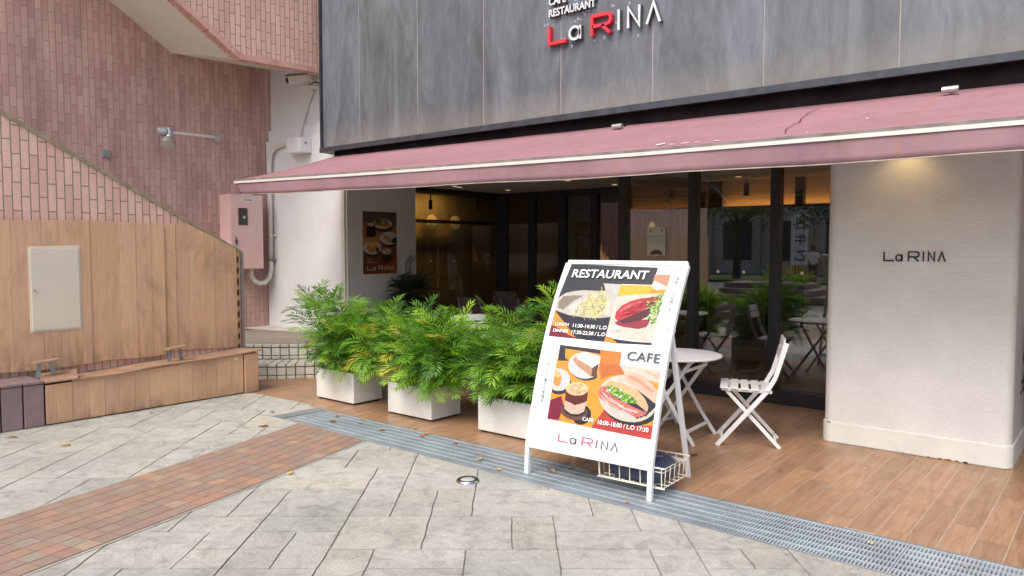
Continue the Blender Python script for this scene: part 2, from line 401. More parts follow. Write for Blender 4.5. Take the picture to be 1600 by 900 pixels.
# ------------------------------------------------------------------ brick stair building on the left
def yz(x, pts): return [(x, y, z) for (y, z) in pts]
b = MB(); b.prism(yz(-10.0, [(-1.5, -0.03), (7.2, -0.03), (7.2, 4.7), (5.1, 4.7), (4.3, 5.2), (2.8, 6.2), (-1.5, 8.9)]), (-0.25, 0, 0))
tag(b.build('brick_wall', m_wallbrick), 'tall dull red brick wall behind the stair, with the wall lamp', 'wall')
sw = thing('stair_parapet_wall', 'salmon brick parapet of the lower stair, sloping down to the boarded front', 'wall', (-7.7, 2.0, 0))
b = MB(); b.prism(yz(-7.60, [(-1.5, -0.03), (4.44, -0.03), (4.44, 1.49), (2.17, 2.725), (-1.5, 4.72)]), (-0.2, 0, 0)); b.build('brickwork', m_parabrick, sw)
c = MB(); c.prism(yz(-7.585, [(4.47, 1.475), (4.47, 1.50), (2.18, 2.755), (-1.5, 4.755), (-1.5, 4.725), (2.17, 2.722), (4.44, 1.485)]), (-0.235, 0, 0))
c.build('coping', M('mossy_mortar', (0.30, 0.26, 0.17), 0.9, 0.25, 10, 0.4), sw)
c = MB(); c.box(-7.80, -7.585, 4.443, 4.475, 0.36, 1.478); c.build('end_face', M('grey_mortar', (0.27, 0.24, 0.21), 0.9, 0.2, 12, 0.3), sw)
# upper flight
uf = thing('upper_stair_flight', 'salmon brick parapet of the upper stair with its pale soffit, top left', 'stair', (-8.6, 5, 3.9))
X1 = -8.55
low = [(1.9, 6.35), (4.261, 4.381), (5.059, 3.867), (6.29, 3.903)]
b = MB(); b.prism(yz(X1, low + [(6.29, 8.0), (1.9, 8.0)]), (-0.16, 0, 0)); b.build('brickwork', m_parabrick, uf)
e = MB()
for (p, q) in zip(low[:-1], low[1:]):
    p3 = Vector((X1, p[0], p[1])); q3 = Vector((X1, q[0], q[1])); d = (q3 - p3); L = d.length; d.normalize(); n_ = max(1, int(L/0.115))
    for i in range(n_):
        a = p3 + d*(L*i/n_ + 0.004) + Vector((-0.047, 0, 0.032)); z = p3 + d*(L*(i+1)/n_ - 0.004) + Vector((-0.047, 0, 0.032))
        e.bar(a, z, 0.10, 0.075, (1, 0, 0) if False else (0, 0, 1))
e.build('edge_tiles', M('edge_tile', (0.60, 0.34, 0.27), 0.6, 0.2, 4), uf, bevel=0.004)
s_ = MB(); inn = [(2.4, 5.75), (4.122, 4.646), (4.905, 4.143), (6.30, 4.179)]
vs = yz(-10.0, inn) + yz(X1 - 0.02, [(1.9, 6.35), (4.261, 4.385), (5.059, 3.875), (6.30, 3.911)])
s_.add(vs + [(x, y, z + 0.2) for (x, y, z) in vs], [(0,1,5,4),(1,2,6,5),(2,3,7,6),(8,9,13,12),(9,10,14,13),(10,11,15,14)])
s_.build('soffit', m_soffit, uf)
# landing and rounded steps
st = thing('rounded_steps', 'rounded pale tiled steps up to the landing by the brick wall', 'steps', (-8.5, 5.8, 0))
m_steptile = tone_mat('step_tile', (0.52, 0.50, 0.44), 0.8, 1.15, 9, 0.6, bmp=0.25)
m_stepgrout = M('step_grout', (0.13, 0.12, 0.10), 0.9, 0.3, 12)
cxs, cys = -9.6, 6.9
def arc(r, a0, a1, z, n=40): return [(cxs + r*math.cos(R(a0 + (a1-a0)*i/n)), cys + r*math.sin(R(a0+(a1-a0)*i/n)), z) for i in range(n+1)]
core = MB(); core.prism(arc(2.735, -100, 0, 0.0) + [(cxs, cys, 0.0)], (0, 0, 0.166)); core.prism(arc(2.33, -100, 0, 0.1) + [(cxs, cys, 0.1)], (0, 0, 0.244)); core.build('core', m_stepgrout, st)
tl = MB(); rnd = random.Random(9)
def at_(r, a, z): return (cxs + r*math.cos(a), cys + r*math.sin(a), z)
def tile(r0, r1, a0, a1, z0, z1):
    k = rnd.uniform(0.85, 1.12); tl.tone = (k, k, k*0.98)
    P = [at_(r0,a0,z0), at_(r1,a0,z0), at_(r1,a1,z0), at_(r0,a1,z0), at_(r0,a0,z1), at_(r1,a0,z1), at_(r1,a1,z1), at_(r0,a1,z1)]
    tl.add(P, [(0,3,2,1),(4,5,6,7),(0,1,5,4),(1,2,6,5),(2,3,7,6),(3,0,4,7)])
for (Rr, zb) in ((2.74, 0.0), (2.335, 0.178)):
    da = 0.108 / Rr; n = int(R(100) / da); g_ = 0.006 / Rr
    for i in range(n):
        a = R(-100) + i*da
        tile(Rr - 0.02, Rr + 0.004, a + g_, a + da - g_, zb, zb + 0.038)
        tile(Rr - 0.02, Rr + 0.004, a + g_, a + da - g_, zb + 0.048, zb + 0.135)
        tile(Rr - 0.075, Rr + 0.012, a + g_, a + da - g_, zb + 0.146, zb + 0.176)
        if zb == 0:
            for k in range(3): tile(Rr - 0.085 - (k+1)*0.105 + 0.01, Rr - 0.085 - k*0.105, a + g_, a + da - g_, 0.15, 0.174)
tl.build('tiles', m_steptile, st, bevel=0.004)
ld = MB(); rnd2 = random.Random(4)
m_landing = tone_mat('landing_stone', (0.30, 0.26, 0.22), 0.8, 1.15, 8, 0.7, bmp=0.3)
for i in range(28):
    r1 = 2.255 - i*0.10
    if r1 < 0.2: break
    k = rnd2.uniform(0.88, 1.1); ld.tone = (k, k, k)
    ld.add(arc(r1, -100, 0, 0.3555, 30) + arc(max(0.02, r1 - 0.094), 0, -100, 0.3555, 30), [(j, j+1, 60 - j, 61 - j) for j in range(30)])
ld.build('landing_paving', m_landing, st)
w = MB(); w.prism([(-9.99, 5.86, 0.357), (-9.0, 6.10, 0.357), (-8.12, 6.06, 0.357), (-8.12, 6.29, 0.357), (-9.99, 6.29, 0.357)], (0, 0, 0.012)); w.build('wall_kerb', M('pale_concrete', (0.55, 0.52, 0.47), 0.85, 0.12, 7, 0.2), st)
# white wall
ww = thing('white_wall', 'white painted wall with two stepped bands, between brick wall and shop front', 'wall', (-9, 6.3, 0.35))
b = MB(); b.box(-9.995, -8.12, 6.30, 6.5, 0.0, 3.11); b.box(-9.995, -8.12, 6.34, 6.5, 3.11, 3.28); b.box(-9.995, -8.12, 6.385, 6.5, 3.28, 4.6); b.build('wall', m_white, ww, bevel=0.006)
b = MB(); b.box(-8.19, -8.118, 6.268, 6.298, 0.36, 2.66); b.build('corner_trim', m_cream, ww, bevel=0.004)

# hoarding over the stair wall
def board_mat(name, c1, c2, zst):
    m, n, l, p = nodes_of(name)
    tc = n.new('ShaderNodeTexCoord'); at = n.new('ShaderNodeAttribute'); at.attribute_name = 'tone'
    v = mapping(n, l, (1, 3.0, 0.5)); f = noise_node(n, l, v, 2.0, 7, 0.65, 0.8)
    c = ramp(n, l, f, [(0.25, c1), (0.75, c2)])
    c = mix(n, l, 1.0, c, at.outputs['Color'], 'MULTIPLY')
    g_ = noise_node(n, l, mapping(n, l, (1, 14, 0.5)), 5.0, 6, 0.7, 0.3); c = mix(n, l, 1.0, c, ramp(n, l, g_, [(0.3, 0.86), (0.7, 1.07)]), 'MULTIPLY')
    w1 = noise_node(n, l, mapping(n, l, (1, 1.2, 0.7)), 2.2, 8, 0.72, 1.0)
    sp = n.new('ShaderNodeSeparateXYZ'); l.new(tc.outputs['Object'], sp.inputs[0])
    c = mix(n, l, ramp(n, l, w1, [(0.52, 0.0), (0.76, 0.55)]), c, (0.27, 0.18, 0.10))
    ge = n.new('ShaderNodeNewGeometry'); sz = n.new('ShaderNodeSeparateXYZ'); l.new(ge.outputs['Position'], sz.inputs[0])
    st_ = noise_node(n, l, mapping(n, l, (1, 5.0, 1.0)), 1.6, 8, 0.7, 0.6)
    hz = n.new('ShaderNodeMapRange'); hz.inputs['From Min'].default_value = zst; hz.inputs['From Max'].default_value = zst + 0.34 if zst > 0.1 else 0.16; hz.inputs['To Min'].default_value = 0.75; hz.inputs['To Max'].default_value = 0.0; l.new(sz.outputs['Z'], hz.inputs['Value'])
    hm = n.new('ShaderNodeMath'); hm.operation = 'MULTIPLY'; l.new(hz.outputs[0], hm.inputs[0]); l.new(ramp(n, l, st_, [(0.42, 0.0), (0.62, 1.0)]), hm.inputs[1])
    c = mix(n, l, hm.outputs[0], c, (0.24, 0.165, 0.10))
    dr_ = noise_node(n, l, mapping(n, l, (1, 16.0, 0.45)), 2.2, 6, 0.7, 0.2); c = mix(n, l, ramp(n, l, dr_, [(0.64, 0.0), (0.74, 0.5)]), c, (0.22, 0.14, 0.08))
    l.new(c, p.inputs['Base Color']); p.inputs['Roughness'].default_value = 0.6; p.inputs['Specular IOR Level'].default_value = 0.3
    bump(n, l, p, g_, 0.12, 0.003); return m
m_board = board_mat('hoarding_board', (0.62, 0.365, 0.215), (0.71, 0.455, 0.295), 0.44)
m_board2 = board_mat('ledge_board', (0.60, 0.355, 0.21), (0.70, 0.44, 0.285), 0.02)
m_boardtop = M('weathered_board', (0.36, 0.22, 0.14), 0.7, 0.25, 5, 0.3, 40, dirt=0.6)
hd = thing('wood_hoarding', 'tan boarded hoarding fixed over the lower stair wall, with a pale hatch in it', 'hoarding', (-7.6, 3.0, 0.42))
def strips(ys, x0, x1, topf, botf, seed, name, par):
    mb = MB(); rnd = random.Random(seed)
    for a, c_ in zip(ys[:-1], ys[1:]):
        k = rnd.uniform(0.94, 1.06); mb.tone = (k, k*rnd.uniform(0.98, 1.01), k*rnd.uniform(0.95, 1.03)); g_ = 0.0007; bow = rnd.uniform(-0.0035, 0.0035)
        a_, b_ = a + g_, c_ - g_
        xa = x0 + bow
        P = [(x1, a_, botf(a_)), (xa, a_, botf(a_)), (xa, b_, botf(b_)), (x1, b_, botf(b_)), (x1, a_, topf(a_)), (xa, a_, topf(a_)), (xa, b_, topf(b_)), (x1, b_, topf(b_))]
        mb.add(P, [(0,1,2,3),(4,7,6,5),(1,5,6,2),(0,4,5,1),(2,6,7,3),(3,7,4,0)])
    return mb.build(name, m_board2 if par is not hd else m_board, par, bevel=0.0015, seg=1)
top = lambda y: min(1.79 + 0.008*math.sin(y*5), 1.545 + (4.36 - y)*0.49)
strips([-1.5, -1.2, -0.9, -0.6, -0.3, 0.0, 0.3, 0.6, 0.9, 1.2, 1.5, 1.75, 1.98, 2.11, 2.23, 2.34, 2.47, 2.61, 2.74, 2.88, 3.02, 3.15, 3.3, 3.45, 3.585], -7.555, -7.575, top,
       lambda y: 0.445 + 0.007*math.sin(y*7) + (0.012 if y > 3.0 else 0), 21, 'board', hd)
strips([3.565, 3.71, 3.85, 3.99, 4.13, 4.26, 4.385], -7.578, -7.595, lambda y: top(y) - 0.004, lambda y: 0.490 - 0.045*(y - 3.57)/0.8, 22, 'board', hd)
ht = MB(); ht.box(-7.579, -7.572, 4.387, 4.43, 0.42, 1.505); ho = ht.build('hazard_tape', None, hd) if False else None
def hazard():
    m, n, l, p = nodes_of('hazard_tape'); v = mapping(n, l, (1, 1, 1), (R(-40), 0, 0))
    w_ = n.new('ShaderNodeTexWave'); w_.bands_direction = 'Z'; w_.inputs['Scale'].default_value = 3.4; w_.inputs['Distortion'].default_value = 0.3; l.new(v, w_.inputs['Vector'])
    c = ramp(n, l, w_.outputs['Fac'], [(0.40, (0.50, 0.29, 0.07)), (0.45, (0.02, 0.02, 0.02))]); l.new(c, p.inputs['Base Color']); return m
ht = MB(); ht.box(-7.579, -7.570, 4.390, 4.407, 0.44, 1.50); ht.build('hazard_tape', hazard(), hd)
hp = MB(); hp.prism(yz(-7.548, [(2.362, 1.555), (2.79, 1.565), (2.79, 0.785), (2.362, 0.785)]), (-0.01, 0, 0)); f_ = hp.build('hatch', M('hatch_frame', (0.68, 0.61, 0.51), 0.5, 0.05, 8), hd, bevel=0.002)
hp = MB(); hp.box(-7.548, -7.540, 2.378, 2.774, 0.803, 1.54); hp.build('door', M('hatch_panel', (0.70, 0.62, 0.51), 0.5, 0.04, 3, dirt=0.12), f_, bevel=0.002)
hp = MB(); hp.tube([(-7.541, 2.40, 1.165), (-7.530, 2.40, 1.165)], 0.010, 12); hp.build('knob', m_silver, f_)
# long boarded ledge
lg = thing('boarded_ledge', 'low long ledge boxed in with tan boards, below the hoarding', 'ledge', (-7.4, 3.4, 0))
tz = lambda y: 0.352 + (y - 2.35)*0.037
strips([2.35, 2.43, 2.56, 2.7, 2.83, 2.96, 3.1, 3.24, 3.38, 3.52, 3.66, 3.8, 3.93, 4.08, 4.22], -7.195, -7.215, lambda y: tz(y), lambda y: 0.012, 31, 'board', lg)
strips([4.228, 4.385], -7.180, -7.2, lambda y: tz(y) - 0.004, lambda y: 0.006, 32, 'end_board', lg)
b = MB(); b.box(-7.595, -7.22, 4.36, 4.383, 0.0, tz(4.38) - 0.004); b.build('return_board', m_boardtop, lg)
tb = MB(); rnd = random.Random(8)
ys = [2.56 + i*0.0925 for i in range(21)]
for i in range(len(ys) - 1):
    y0, y1 = ys[i], ys[i+1]; lip0 = -7.170 + 0.006*math.sin(y0*9); lip1 = -7.170 + 0.006*math.sin(y1*9)
    z0, z1 = tz(y0) + 0.004 + 0.006*math.sin(y0*6), tz(y1) + 0.004 + 0.006*math.sin(y1*6)
    P = [(-7.597, y0, z0-0.015), (lip0, y0, z0), (lip1, y1, z1), (-7.597, y1, z1-0.015)]
    tb.add(P + [(x, y, z + 0.014) for x, y, z in P], [(0,3,2,1),(4,5,6,7),(1,2,6,5)] + ([(0,1,5,4)] if i == 0 else []) + ([(2,3,7,6)] if i == len(ys)-2 else []))
tb.build('top_board', m_boardtop, lg)
tb = MB(); tb.prism([(-7.19, 2.345, 0.372), (-7.165, 2.60, 0.38), (-7.37, 2.66, 0.43), (-7.45, 2.36, 0.41)], (0, 0, 0.012)); tb.build('loose_board', m_boardtop, lg)
b = MB(); b.box(-7.595, -7.25, 2.35, 4.35, 0.0, 0.335); b.build('core', m_blackmatt, lg)
mps = M('paper_scrap', (0.75, 0.73, 0.70), 0.8); b = MB(); b.add([(-7.1935, 4.10, 0.385), (-7.1935, 4.17, 0.392), (-7.1935, 4.165, 0.375), (-7.1935, 4.13, 0.368)], [(0,1,2,3)]); b.build('torn_paper', mps, lg)
# plum tiled ledge
pl = thing('plum_tile_ledge', 'low ledge of large plum coloured tiles at the left edge, next to the boarded one', 'ledge', (-7.4, 1.5, 0))
mpl = M('plum_tile', (0.27, 0.19, 0.185), 0.5, 0.15, 5, 0.2, 60, dirt=0.35); mpg = M('plum_grout', (0.09, 0.06, 0.06), 0.9, 0.2)
b = MB(); b.box(-7.59, -7.225, -1.5, 2.34, 0.0, 0.36); b.build('core', mpg, pl)
b = MB(); y = 2.337
while y > -1.4:
    b.box(-7.225, -7.200, y - 0.152, y, 0.005, 0.368); b.box(-7.595, -7.190, y - 0.152, y, 0.373, 0.400); y -= 0.164
b.build('tiles', mpl, pl, bevel=0.006)
b = MB(); b.add([(-7.42, 1.75, 0.4015), (-7.28, 1.78, 0.4015), (-7.29, 2.02, 0.4015), (-7.43, 2.0, 0.4015)], [(0,1,2,3)]); b.build('paper_patch', M('pale_patch', (0.40, 0.37, 0.30), 0.9, 0.2, 12), pl)
def bracket(y, lab):
    t = thing('ledge_bracket', lab, 'bracket', (-7.33, y, 0.42), 0, 'metal brackets on the boarded ledge')
    for dy in (-0.045, 0.045):
        o = MB(); o.bar((-7.335, y + dy*1.5, 0.385), (-7.335, y + dy, 0.53), 0.008, 0.035, (0, 1, 0)); o.build('leg', m_greymetal, t)
    o = MB(); o.prism([(-7.37, y - 0.10, 0.53), (-7.27, y - 0.095, 0.532), (-7.27, y + 0.095, 0.548), (-7.37, y + 0.095, 0.545)], (0, 0, 0.018)); o.build('wooden_cap', m_boardtop, t, bevel=0.002)
bracket(2.40, 'steel bracket with wooden cap near the plum tile ledge'); bracket(3.56, 'steel bracket with wooden cap below the step in the hoarding')
# meter box, pipes, lamp, plate
mb_ = thing('meter_box', 'pink steel meter box on the brick wall with a small dark window', 'electrical box', (-9.85, 5.8, 1.25))
m_pink = M('pink_enamel', (0.72, 0.49, 0.46), 0.45, 0.04, 4, dirt=0.10)
b = MB(); b.box(-9.998, -9.715, 5.54, 6.05, 1.235, 2.29); b.build('case', m_pink, mb_, bevel=0.005)
b = MB(); b.box(-9.713, -9.70, 5.55, 6.04, 1.245, 2.27); dr = b.build('door', m_pink, mb_, bevel=0.003)
b = MB(); b.box(-9.70, -9.690, 5.655, 5.795, 1.86, 2.10); wi = b.build('window', M('brown_frame', (0.07, 0.035, 0.03), 0.5), dr, bevel=0.004)
b = MB(); b.box(-9.690, -9.687, 5.68, 5.77, 1.895, 2.065); b.build('pane', M('dark_pane', (0.03, 0.035, 0.04), 0.1), wi)
b = MB(); b.tube([(-9.687, 5.735, 1.97), (-9.683, 5.735, 1.97)], 0.022, 14); b.build('dial', m_silver, wi)
b = MB(); b.box(-9.70, -9.694, 5.60, 5.635, 1.56, 1.70); h_ = b.build('handle', m_greymetal, dr, bevel=0.003)
b = MB(); b.box(-9.694, -9.684, 5.607, 5.628, 1.60, 1.66); b.build('lock', m_black, h_)
b = MB(); b.box(-9.70, -9.697, 5.715, 5.90, 2.195, 2.235); pt_ = b.build('name_plate', M('plate_white', (0.8, 0.8, 0.8), 0.4), dr)
b = MB()
for i in range(6): b.box(-9.697, -9.696, 5.73 + i*0.026, 5.748 + i*0.026, 2.205, 2.225)
b.build('plate_marks', m_black, pt_)
pp = thing('cable_conduit', 'cream conduit running down the wall corner and hooking up into the meter box', 'pipe', (-9.9, 6.25, 1.2))
b = MB(); b.tube([(-9.20, 6.27, 3.05), (-9.55, 6.26, 3.02), (-9.70, 6.25, 2.99), (-9.78, 6.245, 2.92), (-9.815, 6.24, 2.78), (-9.82, 6.24, 2.2), (-9.82, 6.24, 1.35)], 0.033, 12); b.build('upper_pipe', m_cream, pp, smooth=True)
b = MB(); b.tube([(-9.82, 6.24, 1.36), (-9.82, 6.24, 1.22), (-9.825, 6.21, 1.10), (-9.83, 6.14, 1.03), (-9.84, 6.05, 1.02), (-9.85, 5.97, 1.06), (-9.85, 5.925, 1.14), (-9.85, 5.92, 1.235)], 0.036, 12); b.build('flexible_pipe', m_cream, pp, smooth=True)
for z in (1.36, 1.72):
    b = MB(); b.tube([(-9.82, 6.24, z - 0.015), (-9.82, 6.24, z + 0.015)], 0.044 if z < 1.5 else 0.037, 12); b.box(-9.83, -9.76, 6.25, 6.299, z - 0.012, z + 0.012); b.build('clamp', m_greymetal if z < 1.5 else m_cream, pp)
jb = thing('junction_box', 'white junction box on the white wall under the camera', 'junction box', (-8.9, 6.2, 2.95))
b = MB(); b.box(-9.19, -8.86, 6.11, 6.299, 2.86, 3.06); b.build('case', M('box_white', (0.74, 0.74, 0.74), 0.4, 0.03), jb, bevel=0.006)
b = MB(); b.tube([(-8.86, 6.2, 2.99), (-8.852, 6.2, 2.99)], 0.012, 10); b.build('lock', m_black, jb)
b = MB(); b.box(-9.27, -9.195, 6.20, 6.299, 2.87, 2.99); b.build('gland', m_cream, jb, bevel=0.004)
cc = thing('security_camera', 'cream security camera on a wall bracket below the upper stair', 'camera', (-8.55, 6.3, 3.8))
b = MB(); b.bar((-8.98, 6.01, 3.875), (-8.86, 6.30, 3.94), 0.115, 0.105); hs = b.build('housing', m_cream, cc, bevel=0.018)
b = MB(); b.bar((-8.985, 5.997, 3.872), (-8.981, 6.008, 3.875), 0.085, 0.075); b.build('lens_window', m_black, hs, bevel=0.01)
b = MB(); b.bar((-8.99, 5.98, 3.94), (-8.855, 6.33, 4.01), 0.135, 0.006); b.build('sun_hood', M('hood', (0.33, 0.26, 0.20), 0.5), hs)
b = MB(); b.tube([(-8.88, 6.22, 3.86), (-8.80, 6.27, 3.80), (-8.70, 6.37, 3.79)], 0.017, 10); b.build('arm', m_cream, cc)
b = MB(); b.bar((-8.70, 6.37, 3.73), (-8.70, 6.37, 3.87), 0.07, 0.03); b.build('mounting_plate', m_cream, cc)
b = MB(); b.tube([(-8.88, 6.22, 3.84), (-8.80, 6.25, 3.84), (-8.74, 6.28, 3.87), (-8.70, 6.36, 3.85)], 0.009, 8); b.build('black_cable', m_black, cc)
b = MB(); b.tube([(-8.86, 6.34, 3.80), (-8.96, 6.36, 3.68), (-9.07, 6.355, 3.5), (-9.11, 6.31, 3.3), (-9.13, 6.27, 3.12), (-9.13, 6.25, 3.04)], 0.018, 10); b.build('conduit', m_cream, cc, smooth=True)
for ch_ in cc.children: ch_.location.z -= 0.05
wl_ = thing('wall_lamp', 'aluminium spotlight on a long arm fixed to the brick wall', 'lamp', (-9.9, 5.5, 3.08))
b = MB(); b.tube([(-9.998, 5.50, 3.085), (-9.95, 5.50, 3.085)], 0.058, 24); b.build('wall_plate', m_silver, wl_, bevel=0.006)
b = MB(); b.tube([(-9.96, 5.49, 3.085), (-9.90, 5.40, 3.08), (-9.72, 4.80, 3.045), (-9.70, 4.73, 3.04)], 0.017, 12); b.build('arm', m_whitemetal, wl_, smooth=True)
b = MB(); b.tube([(-9.71, 4.70, 3.09), (-9.70, 4.70, 3.0), (-9.69, 4.69, 2.955)], 0.050, 20); b.tube([(-9.73, 4.56, 3.045), (-9.71, 4.66, 3.05)], [0.055, 0.065], 20); b.build('head', m_silver, wl_, bevel=0.004)
b = MB(); b.tube([(-9.69, 4.685, 2.965), (-9.665, 4.66, 2.87)], [0.062, 0.105], 24, cap=False); b.tube([(-9.69, 4.685, 2.964), (-9.665, 4.66, 2.869)], [0.059, 0.102], 24, cap=False); sh = b.build('shade', m_silver, wl_, smooth=True)
b = MB(); b.tube([(-9.668, 4.663, 2.885), (-9.664, 4.659, 2.872)], 0.096, 24); b.build('lens', M('lamp_lens', (0.72, 0.72, 0.66), 0.25), sh)
b = MB(); b.box(-9.998, -9.975, 3.985, 4.08, 2.675, 2.775); tag(b.build('cover_plate', m_greymetal, None, bevel=0.004), 'small square grey cover plate on the brick wall', 'cover plate')

# ------------------------------------------------------------------ restaurant building
rb = thing('restaurant_building', 'cafe restaurant with weathered grey fascia panels, white pillar and glass front', 'building', (-4, 6.2, 0))
def fascia_mat():
    m, n, l, p = nodes_of('fascia_panel')
    tc = n.new('ShaderNodeTexCoord'); at = n.new('ShaderNodeAttribute'); at.attribute_name = 'tone'
    f1 = noise_node(n, l, mapping(n, l, (1.0, 1, 0.26)), 3.0, 9, 0.68, 0.8)
    f2 = noise_node(n, l, mapping(n, l, (5, 5, 1.6)), 4.5, 9, 0.78, 0.3)
    f3 = noise_node(n, l, mapping(n, l), 0.8, 3, 0.5)
    c = ramp(n, l, f1, [(0.28, (0.075, 0.079, 0.084)), (0.5, (0.130, 0.142, 0.160)), (0.74, (0.205, 0.226, 0.258))])
    c = mix(n, l, 1.0, c, ramp(n, l, f2, [(0.25, 0.76), (0.75, 1.16)]), 'MULTIPLY')
    c = mix(n, l, 1.0, c, ramp(n, l, f3, [(0.3, 0.8), (0.7, 1.12)]), 'MULTIPLY')
    c = mix(n, l, 1.0, c, at.outputs['Color'], 'MULTIPLY')
    pos = n.new('ShaderNodeNewGeometry'); sp = n.new('ShaderNodeSeparateXYZ'); l.new(pos.outputs['Position'], sp.inputs[0])
    mr = n.new('ShaderNodeMapRange'); mr.inputs['From Min'].default_value = 2.86; mr.inputs['From Max'].default_value = 3.16; mr.inputs['To Min'].default_value = 0.6; mr.inputs['To Max'].default_value = 0.0; l.new(sp.outputs['Z'], mr.inputs['Value'])
    mm = n.new('ShaderNodeMath'); mm.operation = 'MULTIPLY'; l.new(mr.outputs[0], mm.inputs[0]); l.new(ramp(n, l, f1, [(0.2, 0.35), (0.7, 1.0)]), mm.inputs[1])
    c = mix(n, l, mm.outputs[0], c, (0.27, 0.245, 0.20))            # lime and rust stain above the flashing
    l.new(c, p.inputs['Base Color']); p.inputs['Roughness'].default_value = 0.5
    bump(n, l, p, noise_node(n, l, mapping(n, l), 35, 6, 0.7), 0.12, 0.003); return m
m_fascia = fascia_mat()
seams = [-8.32, -7.56, -6.50, -5.465, -4.435, -3.41, -2.385, -1.37, -0.35, 0.68, 1.7]
rnd = random.Random(6)
for a, c_ in zip(seams[:-1], seams[1:]):
    b = MB(); k = rnd.uniform(0.9, 1.1); b.tone = (k, k, k*rnd.uniform(0.97, 1.04)); b.box(a + 0.0055, c_ - 0.0055, 6.10, 6.13, 2.86, 6.6); b.build('fascia_panel', m_fascia, rb, bevel=0.0015, seg=1)
b = MB(); b.box(-8.31, 1.7, 6.1035, 6.35, 2.80, 6.6); b.build('joint_backing', M('joint_light', (0.31, 0.30, 0.285), 0.8), rb)
b = MB(); b.box(-8.335, 1.7, 6.045, 6.10, 2.795, 2.858); b.box(-8.34, -8.322, 6.06, 6.35, 2.795, 6.6); b.build('flashing', M('dark_flashing', (0.055, 0.062, 0.072), 0.4, 0.35, 6, metal=0.2, dirt=0.4), rb, bevel=0.003)
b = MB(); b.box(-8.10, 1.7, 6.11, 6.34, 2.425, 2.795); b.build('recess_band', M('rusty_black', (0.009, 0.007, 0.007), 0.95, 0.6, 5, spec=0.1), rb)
b = MB(); b.box(-8.33, 1.7, 6.36, 6.5, 2.86, 6.6); b.build('backing_wall', m_white, rb)
b = MB(); b.box(-8.09, 3.6, 6.10, 9.45, 2.424, 2.55); b.build('soffit', M('soffit_board', (0.50, 0.48, 0.45), 0.8, 0.04), rb)
b = MB(); b.box(-8.30, -8.10, 6.302, 7.55, 0.0, 2.424); pw = b.build('poster_wall', M('side_wall', (0.60, 0.59, 0.585), 0.8, 0.04), rb, bevel=0.004)
# pillar
def pillar_mat():
    m, n, l, p = nodes_of('pillar_mosaic'); tc = n.new('ShaderNodeTexCoord'); sp = n.new('ShaderNodeSeparateXYZ'); l.new(tc.outputs['Object'], sp.inputs[0])
    ad = n.new('ShaderNodeMath'); ad.operation = 'ADD'; l.new(sp.outputs['X'], ad.inputs[0]); l.new(sp.outputs['Y'], ad.inputs[1])
    cb = n.new('ShaderNodeCombineXYZ'); l.new(ad.outputs[0], cb.inputs[0]); l.new(sp.outputs['Z'], cb.inputs[1])
    br = n.new('ShaderNodeTexBrick'); br.inputs['Scale'].default_value = 1; br.inputs['Brick Width'].default_value = 0.029; br.inputs['Row Height'].default_value = 0.0165; br.inputs['Mortar Size'].default_value = 0.0024; br.inputs['Mortar Smooth'].default_value = 0.8
    br.inputs['Color1'].default_value = (0.75, 0.745, 0.73, 1); br.inputs['Color2'].default_value = (0.71, 0.705, 0.69, 1); br.inputs['Mortar'].default_value = (0.63, 0.625, 0.61, 1)
    l.new(cb.outputs[0], br.inputs['Vector'])
    f = noise_node(n, l, mapping(n, l), 3, 5); c = mix(n, l, 1.0, br.outputs['Color'], ramp(n, l, f, [(0.3, 0.93), (0.7, 1.04)]), 'MULTIPLY'); l.new(c, p.inputs['Base Color'])
    inv = n.new('ShaderNodeMath'); inv.operation = 'SUBTRACT'; inv.inputs[0].default_value = 1; l.new(br.outputs['Fac'], inv.inputs[1]); bump(n, l, p, inv.outputs[0], 0.4, 0.003)
    p.inputs['Roughness'].default_value = 0.4; return m
def rounded(x0, x1, y0, y1, r, z, n=6):
    pts = []
    for (cx, cy, a) in ((x1-r, y0+r, -90), (x1-r, y1-r, 0), (x0+r, y1-r, 90), (x0+r, y0+r, 180)):
        for i in range(n+1): t = R(a + 90*i/n); pts.append((cx + r*math.cos(t), cy + r*math.sin(t), z))
    return pts
b = MB(); b.prism(rounded(-1.868, -0.602, 6.152, 7.62, 0.07, 0.16), (0, 0, 2.262)); pil = b.build('pillar', pillar_mat(), rb)
b = MB(); b.prism(rounded(-1.880, -0.590, 6.140, 7.63, 0.08, 0.0), (0, 0, 0.165)); b.build('skirting', M('skirting_paint', (0.70, 0.70, 0.66), 0.45, 0.05, 6, dirt=0.25), pil, bevel=0.008)
b = MB(); rnd = random.Random(2)
for i in range(9):
    x = rnd.uniform(-1.3, -0.85); k = rnd.uniform(0.006, 0.02); b = MB(); b.add([(x - k, 6.1385, 0.001), (x + k, 6.1385, 0.001), (x + k*0.6, 6.1385, 0.004 + k*0.4), (x - k*0.5, 6.1385, 0.004 + k*0.5)], [(0,1,2,3)]); b.build('rust_chip', M('rust', (0.25, 0.10, 0.04), 0.9, 0.3), pil)
for i in range(5):
    x = -1.83 + rnd.uniform(0, 0.04); b = MB(); b.add([(x, 6.1385, 0.155), (x + 0.012, 6.1385, 0.157), (x + 0.008, 6.1385, 0.164), (x, 6.1385, 0.163)], [(0,1,2,3)]); b.build('rust_chip', MATS['rust'], pil)
